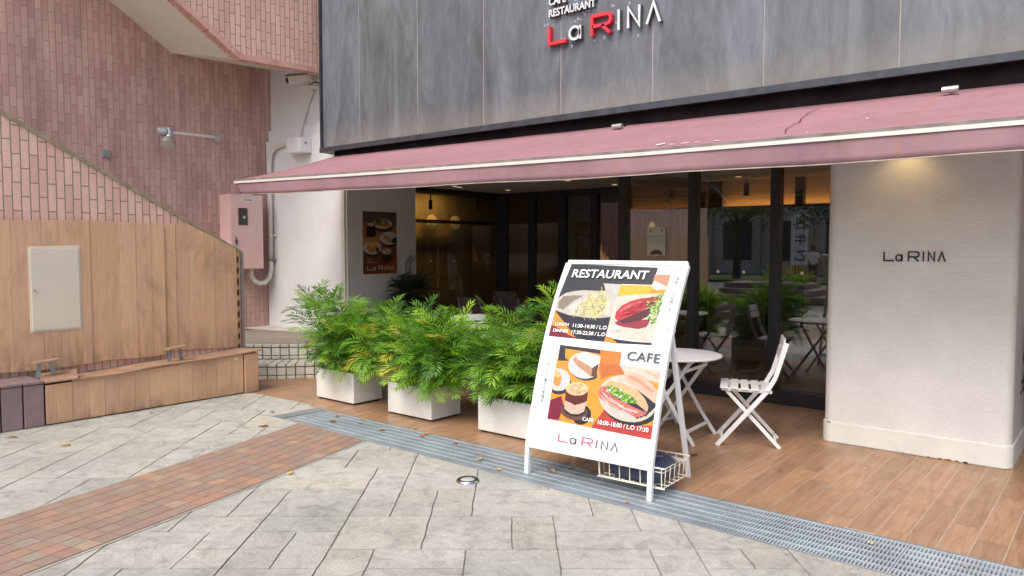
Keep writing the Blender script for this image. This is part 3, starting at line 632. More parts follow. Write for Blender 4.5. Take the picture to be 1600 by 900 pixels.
# lettering
def stroke(mb, pts, w, to3, depth):
    """polyline ribbon with mitred corners in letter coordinates, extruded by depth"""
    n = len(pts); L = []; Rr = []
    closed = (pts[0] == pts[-1]); P = [Vector((x, y)) for x, y in pts]
    if closed: P = P[:-1]; n -= 1
    for i in range(n):
        a = P[i-1] if (i > 0 or closed) else None; c = P[(i+1) % n] if (i < n-1 or closed) else None
        d1 = (P[i] - a).normalized() if a is not None else None; d2 = (c - P[i]).normalized() if c is not None else None
        if d1 is None: d1 = d2
        if d2 is None: d2 = d1
        n1 = Vector((-d1.y, d1.x)); n2 = Vector((-d2.y, d2.x)); nn = (n1 + n2)
        if nn.length < 0.3: nn = n1
        nn.normalize(); k = w/2 / max(0.45, nn.dot(n1)); L.append(P[i] + nn*k); Rr.append(P[i] - nn*k)
    rng = range(n) if closed else range(n-1)
    for i in rng:
        j = (i+1) % n; q = [L[i], L[j], Rr[j], Rr[i]]
        f = [to3(p.x, p.y, 0) for p in q]; k = [to3(p.x, p.y, depth) for p in q]
        if depth == 0: mb.add(f, [(0,1,2,3)])
        else: mb.add(f + k, [(3,2,1,0),(4,5,6,7),(0,1,5,4),(1,2,6,5),(2,3,7,6),(3,0,4,7)])
def logo(wS=0.13):
    """letters in cap-height units: list of (colour key, polylines)"""
    ell_ = [(1.78 + 0.33*math.cos(t), 0.36 + 0.33*math.sin(t)) for t in [2*math.pi*i/16 for i in range(16)]]; ell_.append(ell_[0])
    rr = [(2.87, 0.0), (2.87, 1.0), (3.75, 1.0), (3.95, 0.95), (4.02, 0.85), (4.02, 0.62), (3.95, 0.52), (3.75, 0.47), (2.9, 0.47)]
    return [('L', 'red', [[(0.07, 1.0), (0.07, 0.06), (1.22, 0.06)]]), ('a', 'grey', [ell_, [(2.13, 0.0), (2.13, 0.72)]]),
            ('R', 'red', [rr, [(3.5, 0.47), (3.98, 0.0)]]), ('I', 'grey', [[(4.52, 0.0), (4.52, 1.05)]]),
            ('N', 'grey', [[(5.08, 0.0), (5.08, 1.0), (5.72, 0.05), (5.72, 1.05)]]), ('V', 'grey', [[(6.15, 0.0), (6.52, 1.0), (6.88, 0.0)]])]
def text_mesh(txt, size=1.0, bold=0.0, shear=0.0, spacing=1.0, extrude=0.0):
    cu = bpy.data.curves.new('text', 'FONT'); cu.body = txt; cu.size = size; cu.offset = bold; cu.shear = shear; cu.space_character = spacing; cu.extrude = extrude; cu.resolution_u = 3
    ob = bpy.data.objects.new('text', cu); COL.objects.link(ob); bpy.context.view_layer.update()
    me = bpy.data.meshes.new_from_object(ob.evaluated_get(bpy.context.evaluated_depsgraph_get()))
    vs = [tuple(v.co) for v in me.vertices]; fs = [tuple(p.vertices) for p in me.polygons]
    bpy.data.objects.remove(ob); bpy.data.curves.remove(cu); bpy.data.meshes.remove(me); return vs, fs
def fit_text(mb, txt, x0, x1, y0, y1, to3, bold=0.02, extrude=0.0, shear=0.0, fs_only=False):
    """text stretched into the box x0..x1, y0..y1 (cap height)"""
    vs, fs = text_mesh(txt, 1.0, bold, shear, 1.0, 0.5 if extrude else 0.0)
    if not vs: return
    ax = min(v[0] for v in vs); bx = max(v[0] for v in vs); ay = min(v[1] for v in vs); by = max(v[1] for v in vs)
    o = []
    for (x, y, z) in vs:
        X = x0 + (x - ax) / (bx - ax) * (x1 - x0); Y = y0 + (y - ay) / (by - ay) * (y1 - y0)
        o.append(to3(X, Y, (0.5 + z) * extrude if extrude else 0.0))
    mb.add(o, fs)
m_red = M('sign_red', (0.62, 0.035, 0.055), 0.45, 0.08, 8); m_lgrey = M('sign_silver', (0.62, 0.64, 0.66), 0.4, 0.08, 8); m_side = M('sign_dark', (0.10, 0.105, 0.115), 0.5)
def fsign():
    t = thing('facade_lettering', 'raised red and silver restaurant name lettering on the grey fascia', 'sign', (-3.9, 6.08, 3.5))
    S = 0.181
    for (nm, key, lines) in logo():
        f = MB(); s = MB()
        for pl_ in lines:
            stroke(f, pl_, 0.17 if key == 'red' else 0.135, lambda x, y, d: (-4.556 + x*S, 6.045 + d, 3.556 + y*S), 0.008)
            stroke(s, pl_, 0.165 if key == 'red' else 0.13, lambda x, y, d: (-4.556 + x*S, 6.053 + d, 3.556 + y*S), 0.045)
        o = f.build('letter', m_red if key == 'red' else m_lgrey, t); s.build('letter_return', m_red if key == 'red' else m_side, o)
    for (w_, z0, z1, x1) in (('RESTAURANT', 3.828, 3.905, -4.00), ('CAFE', 3.942, 4.02, -4.345)):
        f = MB(); fit_text(f, w_, -4.553, x1, z0, z1, lambda x, y, d: (x, 6.055 + d, y), 0.026, 0.008); o = f.build('word', m_lgrey, t)
        f = MB(); fit_text(f, w_, -4.553, x1, z0, z1, lambda x, y, d: (x, 6.063 + d, y), 0.024, 0.036); f.build('word_return', m_side, o)
    s = MB(); rnd = random.Random(12)
    for i in range(46):
        x = rnd.uniform(-4.65, -3.2); z = rnd.choice([3.80 + 0.18*(x + 4.0)*0.3, 3.52, 3.78, 3.62, 3.95]) + rnd.uniform(-0.05, 0.05); r = rnd.uniform(0.006, 0.014)
        s = MB(); s.add([(x + r*math.cos(a), 6.0985, z + r*math.sin(a)*1.3) for a in [2*math.pi*k/9 for k in range(9)]], [tuple(range(9))]); s.build('glue_mark', M('glue', (0.30, 0.34, 0.39), 0.6, 0.2), t)
    if False: s.build('old_glue_marks', M('glue', (0.30, 0.34, 0.39), 0.6, 0.2), t)
fsign()
t = thing('pillar_lettering', 'small black restaurant name letters on the white pillar', 'sign', (-1.24, 6.15, 1.48))
for (nm, key, lines) in logo():
    f = MB()
    for pl_ in lines: stroke(f, pl_, 0.16, lambda x, y, d: (-1.45 + x*0.0595, 6.142 + d, 1.444 + y*0.070), 0.009)
    f.build('letter', m_black, t)
# awning
aw = thing('awning', 'faded pink fabric awning with white front strip across the shop', 'awning', (-4, 5.5, 2.3))
def zf(x):
    P = [(-8.27, 2.337), (-6, 2.290), (-2.78, 2.238), (-0.467, 2.224), (1.8, 2.212)]
    for (a, za), (c_, zc) in zip(P[:-1], P[1:]):
        if x <= c_: return za + (zc - za)*(x - a)/(c_ - a)
    return P[-1][1]
def zr(x): return 2.712 - (x + 8.05)*0.0112
def fabric(name, col, vary, stretch, rustx):
    m, n, l, p = nodes_of(name); v = mapping(n, l, stretch); f = noise_node(n, l, v, 1.5, 7, 0.65, 0.5)
    c = ramp(n, l, f, [(0.3, [x*(1-vary) for x in col]), (0.72, [min(1, x*(1+vary)) for x in col])])
    f2 = noise_node(n, l, mapping(n, l), 9, 6, 0.7); c = mix(n, l, 1.0, c, ramp(n, l, f2, [(0.3, 0.93), (0.7, 1.05)]), 'MULTIPLY')
    f3 = noise_node(n, l, mapping(n, l, (3, 3, 0.6)), 2.4, 5, 0.6); c = mix(n, l, ramp(n, l, f3, [(0.56, 0.0), (0.78, 0.5)]), c, (col[0]*0.5, col[1]*0.5, col[2]*0.5))
    pos = n.new('ShaderNodeNewGeometry'); sp = n.new('ShaderNodeSeparateXYZ'); l.new(pos.outputs['Position'], sp.inputs[0])
    for rx, wd in rustx:
        su = n.new('ShaderNodeMath'); su.operation = 'SUBTRACT'; su.inputs[1].default_value = rx; l.new(sp.outputs['X'], su.inputs[0])
        ab = n.new('ShaderNodeMath'); ab.operation = 'ABSOLUTE'; l.new(su.outputs[0], ab.inputs[0])
        mr = n.new('ShaderNodeMapRange'); mr.inputs['From Max'].default_value = wd; mr.inputs['To Min'].default_value = 0.6; mr.inputs['To Max'].default_value = 0.0; l.new(ab.outputs[0], mr.inputs['Value'])
        c = mix(n, l, mr.outputs[0], c, (0.33, 0.17, 0.10))
    l.new(c, p.inputs['Base Color']); p.inputs['Roughness'].default_value = 0.75
    bump(n, l, p, noise_node(n, l, mapping(n, l), 4, 3), 0.15, 0.02); return m
m_awn = fabric('awning_top', (0.325, 0.165, 0.188), 0.10, (0.5, 1.2, 1), [(-1.07, 0.02)])
m_val = fabric('awning_valance', (0.285, 0.165, 0.19), 0.14, (1, 1, 1), [(-2.95, 0.015), (-1.07, 0.022), (-5.0, 0.01)])
b = MB(); NX = 120; NY = 8; vs = []
for j in range(NY+1):
    for i in range(NX+1):
        t_ = j/NY; xr = -8.05 + 9.85*i/NX; xf = -8.27 + 10.07*i/NX; x = xf + (xr - xf)*t_
        y = 4.815 + 1.245*t_; z = zf(x)*(1-t_) + zr(x)*t_ - 0.018*math.sin(math.pi*t_) + 0.004*noise.noise(Vector((x*2, y*2, 0)))
        vs.append((x, y, z + 0.012))
b.add(vs, [(j*(NX+1)+i, j*(NX+1)+i+1, (j+1)*(NX+1)+i+1, (j+1)*(NX+1)+i) for j in range(NY) for i in range(NX)])
cn = b.build('canopy', m_awn, aw, smooth=True); sm = cn.modifiers.new('thick', 'SOLIDIFY'); sm.thickness = 0.004
b = MB(); vs = []
for i in range(161):
    x = -8.27 + 10.07*i/160; z1 = zf(x) - 0.012; drop = 0.152 + 0.004*math.sin(x*3.3)
    for j in range(5):
        tt = j/4; yy = 4.79 + (0.012*math.sin(x*2.9) + 0.006*math.sin(x*11))*tt; vs.append((x + (0.10*tt*max(0, 1 - i/3)), yy, z1 - drop*tt))
b.add(vs, [(i*5+j, (i+1)*5+j, (i+1)*5+j+1, i*5+j+1) for i in range(160) for j in range(4)])
vl = b.build('valance', m_val, aw, smooth=True); sm = vl.modifiers.new('thick', 'SOLIDIFY'); sm.thickness = 0.003
for (nm, y0, y1, dz0, dz1, mt) in (('front_bar', 4.785, 4.83, -0.004, 0.018, M('awning_grey_edge', (0.20, 0.17, 0.15), 0.7, 0.35, 7, dirt=0.3)), ('white_strip', 4.775, 4.80, -0.030, -0.005, M('awning_white_strip', (0.62, 0.61, 0.57), 0.5, 0.05, 8, dirt=0.2)), ('hem', 4.785, 4.80, -0.170, -0.164, M('hem_tape', (0.42, 0.36, 0.30), 0.7, 0.3, 8))):
    b = MB(); vs = []
    for i in range(81):
        x = -8.275 + 10.08*i/80 + (0.1 if nm == 'hem' and i == 0 else 0); z = zf(x); wob = (0.012*math.sin(x*2.9) + 0.006*math.sin(x*11)) if nm == 'hem' else 0
        dd = -0.004*math.sin(x*3.3) if nm == 'hem' else 0
        vs += [(x, y0+wob, z+dz0+dd), (x, y1+wob, z+dz0+dd), (x, y1+wob, z+dz1+dd), (x, y0+wob, z+dz1+dd)]
    b.add(vs, [(i*4+k, (i+1)*4+k, (i+1)*4+(k+1) % 4, i*4+(k+1) % 4) for i in range(80) for k in range(4)] + [(0,1,2,3)]); b.build(nm, mt, aw)
def on_awn(x, y, up=0.016):
    t_ = (y - 4.815)/1.245; return (x, y, zf(x)*(1-t_) + zr(x)*t_ - 0.018*math.sin(math.pi*t_) + 0.012 + up)
b = MB(); cr = [(-1.865, 5.92), (-1.90, 5.75), (-1.895, 5.6), (-1.86, 5.45), (-1.87, 5.3), (-1.85, 5.15), (-1.80, 5.0)]; vs = []
for i, (x, y) in enumerate(cr): w_ = 0.0025 + 0.002*(i % 2); vs += [on_awn(x - w_, y, 0.010), on_awn(x + w_, y, 0.010)]
b.add(vs, [(2*i, 2*i+1, 2*i+3, 2*i+2) for i in range(len(cr)-1)]); b.build('tear', M('tear_dark', (0.07, 0.02, 0.025), 0.9), aw)
b = MB(); rnd = random.Random(5)
for (cx, cy, sx, sy) in [(-2.72, 4.99, 0.035, 0.05), (-2.60, 4.95, 0.03, 0.02), (-2.5, 4.95, 0.05, 0.02), (-2.4, 4.94, 0.04, 0.014), (-2.25, 4.93, 0.03, 0.012), (-1.63, 4.92, 0.012, 0.012), (-1.37, 5.3, 0.012, 0.02)]:
    n_ = 9; b = MB(); b.add([on_awn(cx + sx*math.cos(2*math.pi*k/n_)*rnd.uniform(0.5, 1.1), cy + sy*math.sin(2*math.pi*k/n_)*rnd.uniform(0.4, 1.2), 0.009) for k in range(n_)], [tuple(range(n_))]); b.build('peeled_patch', M('peeled_white', (0.70, 0.66, 0.66), 0.7), aw)
for i, x in enumerate((-7.9, -4.2, -0.5)):
    b = MB(); b.bar((x, 6.08, 2.50), (x, 5.45, 2.31), 0.03, 0.04); b.bar((x, 5.45, 2.31), (x - 0.1, 4.86, 2.175), 0.03, 0.04); b.build('folding_arm', m_greymetal, aw)
for x, z, lab in ((-3.65, 2.66, 'small silver hooded lamp above the middle of the awning'), (-1.0, 2.64, 'small silver hooded lamp above the right end of the awning')):
    t = thing('hooded_lamp', lab, 'lamp', (x, 5.95, z), 0, 'lamps above the awning')
    b = MB(); b.tube([(x - 0.05, 5.90, z - 0.012), (x + 0.05, 5.90, z - 0.012)], 0.022, 14); b.build('hood', m_silver, t, smooth=False)
    b = MB(); b.tube([(x, 5.92, z), (x, 6.10, z + 0.03)], 0.012, 8); b.build('arm', m_black, t)
# ------------------------------------------------------------------ glass front
gf = thing('glass_front', 'black framed glass front of the right room, beside the white pillar', 'glass wall', (-3.1, 7.35, 0))
for x in (-4.45, -3.595, -2.715, -1.83, -0.55, 0.35, 1.25, 2.2):
    b = MB(); b.box(x - 0.046, x + 0.046, 7.30, 7.42, 0.14, 2.422); b.build('post', m_black, gf, bevel=0.003)
b = MB(); b.box(-4.50, 3.0, 7.29, 7.43, 0.0, 0.138); b.build('sill', m_black, gf, bevel=0.003)
gx = [-4.45, -3.595, -2.715, -1.83, -0.55, 0.35, 1.25, 2.2]
for a, c_ in zip(gx[:-1], gx[1:]):
    b = MB(); b.box(a + 0.047, c_ - 0.047, 7.352, 7.362, 0.14, 2.42); p_ = b.build('glass_pane', m_glass, gf)
    if a < -2:
        for x in ([-3.314, -3.039] if -3.7 < a < -3.5 else [-2.456] if a > -3 else []):
            d = MB(); d.tube([(x, 7.3505, 1.296), (x, 7.3515, 1.296)], 0.0165, 16); d.build('sticker', M('sticker_white', (0.8, 0.8, 0.78), 0.5), p_)
# recessed terrace glazing
tg = thing('terrace_glazing', 'black framed glazing round the recessed terrace behind the planters', 'glass wall', (-6.2, 9.4, 0))
for x, w_ in ((-8.02, 0.20), (-7.39, 0.12), (-6.79, 0.13), (-6.20, 0.115), (-5.71, 0.13), (-5.0, 0.10), (-4.47, 0.10)):
    b = MB(); b.box(x - w_/2, x + w_/2, 9.37, 9.47, 0.0, 2.34); b.build('post', m_black, tg, bevel=0.003)
b = MB(); b.box(-8.12, -4.42, 9.36, 9.48, 2.34, 2.423); b.box(-8.11, -8.02, 7.56, 9.36, 2.36, 2.423); b.box(-4.52, -4.42, 7.43, 9.36, 2.30, 2.423); b.build('head_beam', m_black, tg, bevel=0.003)
b = MB(); b.box(-8.12, -4.42, 9.36, 9.48, 0.0, 0.1); b.box(-8.13, -8.07, 7.56, 9.36, 0.0, 0.1); b.box(-4.51, -4.43, 7.43, 9.36, 0.0, 0.12); b.build('sill', m_black, tg)
for a, c_ in ((-7.92, -7.45), (-7.33, -6.855), (-6.725, -6.26), (-6.14, -5.775), (-5.645, -5.05), (-4.95, -4.52)):
    b = MB(); b.box(a, c_, 9.41, 9.42, 0.1, 2.34); b.build('glass_pane', m_sideglass, tg)
b = MB(); b.box(-8.10, -8.09, 7.555, 9.36, 0.1, 2.36); p_ = b.build('glass_pane', m_sideglass, tg)
for y in (7.847, 8.342, 8.856):
    d = MB(); d.tube([(-8.089, y, 1.338), (-8.088, y, 1.338)], 0.014, 14); d.build('sticker', MATS['sticker_white'], p_)
b = MB(); b.box(-4.48, -4.47, 7.43, 9.36, 0.12, 2.30); b.build('glass_pane', m_sideglass, tg)
# notice
nt_ = thing('notice', 'white paper notice with small print stuck inside the glass front', 'notice', (-4.035, 7.34, 1.6))
b = MB(); b.box(-4.147, -3.925, 7.344, 7.348, 1.458, 1.770); sh_ = b.build('paper', M('paper_cream', (0.60, 0.57, 0.50), 0.8, 0.04), nt_)
b = MB()
def dot(mb, x, z, r, y, n=10, rz=None): mb.add([(x + r*math.cos(2*math.pi*k/n), y, z + (rz or r)*math.sin(2*math.pi*k/n)) for k in range(n)], [tuple(range(n))])
rnd = random.Random(3)
for zc, n_, h_ in ((1.668, 13, 0.010), (1.625, 10, 0.005), (1.603, 10, 0.005)):
    b = MB()
    for i in range(n_):
        x = -4.125 + i*0.180/n_; b.box(x, x + 0.180/n_*rnd.uniform(0.4, 0.75), 7.3425, 7.3432, zc - h_/2, zc + h_/2)
    b.build('text_line', M('print_grey', (0.14, 0.13, 0.12), 0.8), nt_)
for x in (-4.105, -3.968):
    b = MB(); dot(b, x, 1.725, 0.011, 7.3427)
    for k in range(3): dot(b, x - 0.012 + 0.012*k, 1.741, 0.005, 7.3427)
    b.build('emblem', MATS['print_grey'], nt_)
b = MB(); dot(b, -4.035, 1.495, 0.058, 7.3428, 16, 0.026); dot(b, -4.085, 1.478, 0.028, 7.3426, 12, 0.016); dot(b, -3.985, 1.478, 0.028, 7.3426, 12, 0.016); b.build('picture', M('print_brown', (0.16, 0.07, 0.05), 0.8, 0.5, 60), nt_)

# ------------------------------------------------------------------ interior
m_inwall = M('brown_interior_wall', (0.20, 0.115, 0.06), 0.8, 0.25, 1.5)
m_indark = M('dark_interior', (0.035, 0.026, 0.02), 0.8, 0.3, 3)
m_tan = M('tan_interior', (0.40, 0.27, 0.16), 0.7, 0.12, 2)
ir = thing('shop_interior', 'dim brown room behind the glass with a warm lit bulkhead', 'room', (-3, 10, 0))
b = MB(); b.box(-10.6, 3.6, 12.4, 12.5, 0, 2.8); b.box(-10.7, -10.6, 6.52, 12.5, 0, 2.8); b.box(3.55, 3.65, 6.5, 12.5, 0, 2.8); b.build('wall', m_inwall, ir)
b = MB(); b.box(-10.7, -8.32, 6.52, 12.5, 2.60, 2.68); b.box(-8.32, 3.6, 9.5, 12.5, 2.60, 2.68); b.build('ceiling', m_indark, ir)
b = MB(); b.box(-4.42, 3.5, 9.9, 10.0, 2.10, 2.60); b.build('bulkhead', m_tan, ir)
m_led = M('warm_led', (1.0, 0.52, 0.14), 0.5, 0.01, emit=1.6)
b = MB(); b.box(-4.40, 3.5, 9.80, 9.89, 2.085, 2.10); ld_ = b.build('lit_strip', m_led, ir)
b = MB(); b.box(-4.42, 3.5, 9.72, 9.90, 2.02, 2.084); b.box(-4.42, 3.5, 9.72, 9.735, 2.084, 2.098); b.build('pelmet', m_indark, ir)
b = MB(); b.box(-3.28, -3.18, 9.5, 9.6, 0, 2.423); b.build('inner_post', m_black, ir)
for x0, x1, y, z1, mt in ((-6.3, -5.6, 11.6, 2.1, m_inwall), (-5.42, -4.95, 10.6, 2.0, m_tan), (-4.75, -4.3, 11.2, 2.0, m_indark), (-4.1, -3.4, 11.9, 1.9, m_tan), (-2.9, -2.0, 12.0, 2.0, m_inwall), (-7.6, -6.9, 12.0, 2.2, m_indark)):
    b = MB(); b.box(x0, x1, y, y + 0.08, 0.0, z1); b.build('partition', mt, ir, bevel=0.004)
# warm lit wall behind the side glass
b = MB(); b.box(-10.45, -10.40, 8.2, 12.0, 0.0, 2.55); b.build('lit_wall', M('ochre_wall', (0.30, 0.215, 0.085), 0.7, 0.3, 1.2), ir)
b = MB(); b.box(-10.22, -10.16, 8.4, 12.0, 2.00, 2.065); b.build('rail', m_black, ir)
for i, (y, z) in enumerate(((9.98, 2.03), (10.62, 2.03))):
    t = thing('disc_lamp', ('round disc wall lamp nearest the poster wall', 'round disc wall lamp farther from the poster wall')[i], 'lamp', (-10.27, y, z), 0, 'disc lamps behind the side glass')
    b = MB(); b.tube([(-10.275, y, z), (-10.262, y, z)], 0.135, 28); b.build('disc', M('disc_glow', (0.85, 0.62, 0.25), 0.5, 0.02, emit=0.06), t)
    b = MB(); b.tube([(-10.262, y, z), (-10.25, y, z)], 0.03, 14); b.build('boss', m_black, t)
t = thing('shelf_bottles', 'small lit shelf of bottles and glasses deep inside the shop', 'shelf', (-6.6, 10.3, 1.2))
b = MB(); b.box(-6.80, -6.45, 10.25, 10.45, 1.26, 1.285); b.box(-6.45, -6.42, 10.25, 10.45, 1.0, 1.9); b.build('shelf_board', M('red_wood', (0.16, 0.05, 0.03), 0.4), t)
b = MB()
for i, (x, h_) in enumerate(((-6.74, 0.20), (-6.68, 0.30), (-6.62, 0.17), (-6.56, 0.12))): b.lathe([(0.025, 1.286), (0.027, 1.286 + h_*0.55), (0.009, 1.286 + h_*0.75), (0.009, 1.286 + h_)], x, 10.33, 12)
b.build('bottles', M('glowing_amber_glass', (0.75, 0.36, 0.10), 0.15, 0.1, emit=0.18), t)  # weak emission in the glass stands in for warm light on the bottles
for i, (x, y, z) in enumerate(((-7.2, 11.0, 1.85), (-6.35, 11.4, 1.9), (-5.7, 11.8, 1.95))):
    t = thing('pendant_lamp', ('small warm pendant lamp left of the lit shelf', 'small warm pendant lamp above the lit shelf', 'small warm pendant lamp right of the lit shelf')[i], 'lamp', (x, y, z), 0, 'pendant lamps inside the shop')
    b = MB(); b.tube([(x, y, z + 0.08), (x, y, 2.6)], 0.004, 6); b.build('cord', m_black, t)
    b = MB(); b.lathe([(0.015, z + 0.08), (0.05, z + 0.03), (0.055, z - 0.02), (0.03, z - 0.06)], x, y, 14); b.build('globe', M('globe_glow', (1.0, 0.62, 0.25), 0.4, 0.01, emit=0.9), t, smooth=True)
for i, (x, y) in enumerate(((-3.93, 9.55), (-9.3, 10.2), (-9.7, 9.4))):
    t = thing('track_spotlight', ('black cylinder spotlight hanging in front of the lit bulkhead', 'black spotlight on the ceiling behind the side glass, farther', 'black spotlight on the ceiling behind the side glass, nearer')[i], 'lamp', (x, y, 2.4), 0, 'black interior spotlights')
    b = MB(); b.tube([(x, y, 2.60), (x, y, 2.39)], 0.012, 8); b.build('stem', m_black, t)
    b = MB(); b.tube([(x, y, 2.39), (x, y, 2.22)], 0.035, 16); b.build('head', m_black, t, bevel=0.003)
dl = [(-7.51, 7.76), (-7.58, 7.93), (-7.39, 8.80), (-5.735, 7.91), (-5.725, 8.04), (-5.60, 8.99), (-3.79, 8.95), (-3.885, 8.055)]
dn = ['nearer downlight of the pair above the left terrace', 'farther downlight of the pair above the left terrace', 'single downlight at the back of the left terrace', 'nearer downlight of the pair in the middle of the terrace ceiling',
      'farther downlight of the pair in the middle of the terrace ceiling', 'single downlight at the back of the terrace, near the first black post', 'downlight behind the glass front, right of the second post', 'downlight behind the glass front beside the second post']
for (x, y), nm in zip(dl, dn):
    t = thing('downlight', nm, 'lamp', (x, y, 2.42), 0, 'ceiling downlights')
    b = MB(); b.lathe([(0.052, 2.423), (0.056, 2.417), (0.042, 2.416)], x, y, 20, cap=False); b.build('rim', m_whitemetal, t)
    b = MB(); b.lathe([(0.041, 2.4225), (0.041, 2.4195)], x, y, 20); b.build('lens', M('lamp_warm', (1.0, 0.74, 0.42), 0.4, 0.01, emit=1.2), t)
def area(name, loc, sx, sy, power, col, rot=(0, 0, 0)):
    d = bpy.data.lights.new(name, 'AREA'); d.shape = 'RECTANGLE'; d.size = sx; d.size_y = sy; d.energy = power; d.color = col
    o = bpy.data.objects.new(name, d); COL.objects.link(o); o.location = loc; o.rotation_euler = rot; return o
area('led_strip_light', (-0.45, 9.84, 2.104), 7.8, 0.03, 5.5, (1.0, 0.55, 0.18), (R(180), 0, 0))
area('ochre_wall_light', (-10.0, 9.6, 2.5), 0.12, 1.6, 6.5, (1.0, 0.66, 0.26), (0, R(30), 0))
def spot(name, loc, power, col, ang=70, blend=0.7, rad=0.03):
    d = bpy.data.lights.new(name, 'SPOT'); d.energy = power; d.color = col; d.spot_size = R(ang); d.spot_blend = blend; d.shadow_soft_size = rad
    o = bpy.data.objects.new(name, d); COL.objects.link(o); o.location = loc; return o
spot('shelf_spot', (-6.6, 10.2, 2.3), 3, (1, 0.6, 0.25), 60); 
t = thing('pillar_downlight', 'recessed warm downlight above the front of the white pillar', 'lamp', (-1.30, 5.97, 2.33))
b = MB(); b.lathe([(0.0, 2.40), (0.055, 2.40), (0.055, 2.33), (0.045, 2.33), (0.045, 2.36)], -1.30, 5.97, 20, cap=False); b.build('housing', m_whitemetal, t)
b = MB(); b.bar((-1.30, 5.97, 2.385), (-1.30, 6.10, 2.44), 0.02, 0.02); b.build('arm', m_whitemetal, t)
sp_ = spot('pillar_spot', (-1.30, 5.97, 2.325), 2.2, (1.0, 0.66, 0.26), 120, 0.9); sp_.rotation_euler = (R(18), 0, 0)

# ------------------------------------------------------------------ posters
PAL = dict(dk=(0.030,0.030,0.034), dk2=(0.02,0.018,0.025), lg=(0.42,0.41,0.39), skin=(0.50,0.22,0.13), yel=(0.72,0.36,0.03), wh2=(0.68,0.62,0.56), plate=(0.50,0.47,0.39), sauce=(0.24,0.02,0.04),
  dkred=(0.07,0.012,0.015), red=(0.40,0.025,0.04), red2=(0.55,0.10,0.09), bowl=(0.44,0.41,0.36), bowl2=(0.20,0.17,0.135), bowl3=(0.52,0.49,0.43), mar=(0.17,0.012,0.035), bk=(0.018,0.018,0.024),
  or2=(0.68,0.27,0.03), or3=(0.52,0.17,0.03), orb=(0.45,0.13,0.03), wood=(0.42,0.045,0.035), plate2=(0.52,0.51,0.50), cake=(0.42,0.24,0.14), white=(0.78,0.75,0.72), brown=(0.13,0.045,0.02), bun=(0.60,0.25,0.06),
  bunhi=(0.78,0.42,0.16), sauc=(0.13,0.055,0.04), milk=(0.52,0.38,0.29), coffee=(0.10,0.018,0.012), foam=(0.62,0.45,0.24), foam2=(0.75,0.60,0.40), ham2=(0.60,0.38,0.29), ham3=(0.55,0.26,0.17), plate3=(0.50,0.47,0.42),
  bread=(0.56,0.37,0.19), gr=(0.13,0.30,0.03), ham=(0.52,0.13,0.12), fat=(0.62,0.46,0.40), gr2=(0.30,0.50,0.08), pasta=(0.50,0.46,0.13), pasta2=(0.66,0.62,0.26), pasta3=(0.26,0.23,0.06), panel=(0.78,0.79,0.80), grey=(0.10,0.10,0.11), pink=(0.62,0.04,0.12), text=(0.06,0.06,0.065), wtext=(0.85,0.85,0.85))
PAL['or'] = (0.62, 0.23, 0.02)
def art_mat():
    m, n, l, p = nodes_of('printed_poster'); at = n.new('ShaderNodeAttribute'); at.attribute_name = 'tone'
    f = noise_node(n, l, mapping(n, l), 38, 6, 0.7, 0.5)
    c = mix(n, l, 1.0, at.outputs['Color'], ramp(n, l, f, [(0.3, 0.80), (0.7, 1.12)]), 'MULTIPLY')
    l.new(c, p.inputs['Base Color']); p.inputs['Roughness'].default_value = 0.35; return m
m_art = art_mat(); m_print = tone_mat('printed_letters', (1, 1, 1), 1.0, 1.0, 5, 0.4, bmp=0)
def dens(poly, L=0.05):
    out = []
    for i in range(len(poly)):
        p, q = poly[i], poly[(i+1) % len(poly)]; k = max(1, int(math.hypot(q[0]-p[0], q[1]-p[1])/L))
        for t_ in range(k): out.append((p[0] + (q[0]-p[0])*t_/k, p[1] + (q[1]-p[1])*t_/k))
    return out
from mathutils.geometry import tessellate_polygon
def bands(poly, H=0.05):
    """cut a polygon into horizontal bands so it can follow a curved sheet"""
    ys = [p[1] for p in poly]; lo, hi = min(ys), max(ys); k = max(1, int(math.ceil((hi - lo)/H))); out = []
    for i in range(k):
        a = lo + (hi-lo)*i/k; c_ = lo + (hi-lo)*(i+1)/k; q = clip(clip(poly, 0, 1, -a), 0, -1, c_)
        if len(q) >= 3: out.append(q)
    return out
def bands(poly, H=0.03):
    ys = [p[1] for p in poly]; out = []
    for k in range(int(math.floor(min(ys)/0.03)), int(math.floor(max(ys)/0.03)) + 1):
        q = clip(clip(poly, 0, 1, -k*0.03), 0, -1, (k+1)*0.03)
        if len(q) >= 3: out.append(q)
    return out
class Art:
    def __init__(s, to3): s.mb = MB(); s.to3 = to3; s.k = 0
    def poly(s, col, pts, H=0.05, inc=1):
        s.k += inc; s.mb.tone = PAL[col] if isinstance(col, str) else col; d = 0.0008 + s.k*0.000011
        tris = tessellate_polygon([[Vector((p[0], p[1], 0)) for p in pts]])
        for t_ in tris:
            for q in bands([pts[i] for i in t_], H):
                s.mb.add([s.to3(p[0], p[1], d) for p in q], [tuple(range(len(q)))])
    def blob(s, col, cx, cy, rx, ry, n=9, jit=0.3, rnd=random):
        s.poly(col, [(cx + rx*math.cos(2*math.pi*k/n)*rnd.uniform(1-jit, 1+jit), cy + ry*math.sin(2*math.pi*k/n)*rnd.uniform(1-jit, 1+jit)) for k in range(n)])
    def curl(s, col, cx, cy, L, w, a, bend, n=6):
        x, y = cx, cy; l_, r_ = [], []
        for i in range(n+1):
            l_.append((x - math.sin(a)*w, y + math.cos(a)*w)); r_.append((x + math.sin(a)*w, y - math.cos(a)*w)); x += math.cos(a)*L/n; y += math.sin(a)*L/n; a += bend/n
        for i in range(n): s.poly(col, [l_[i], l_[i+1], r_[i+1], r_[i]], 0.05, 1 if i == 0 else 0)
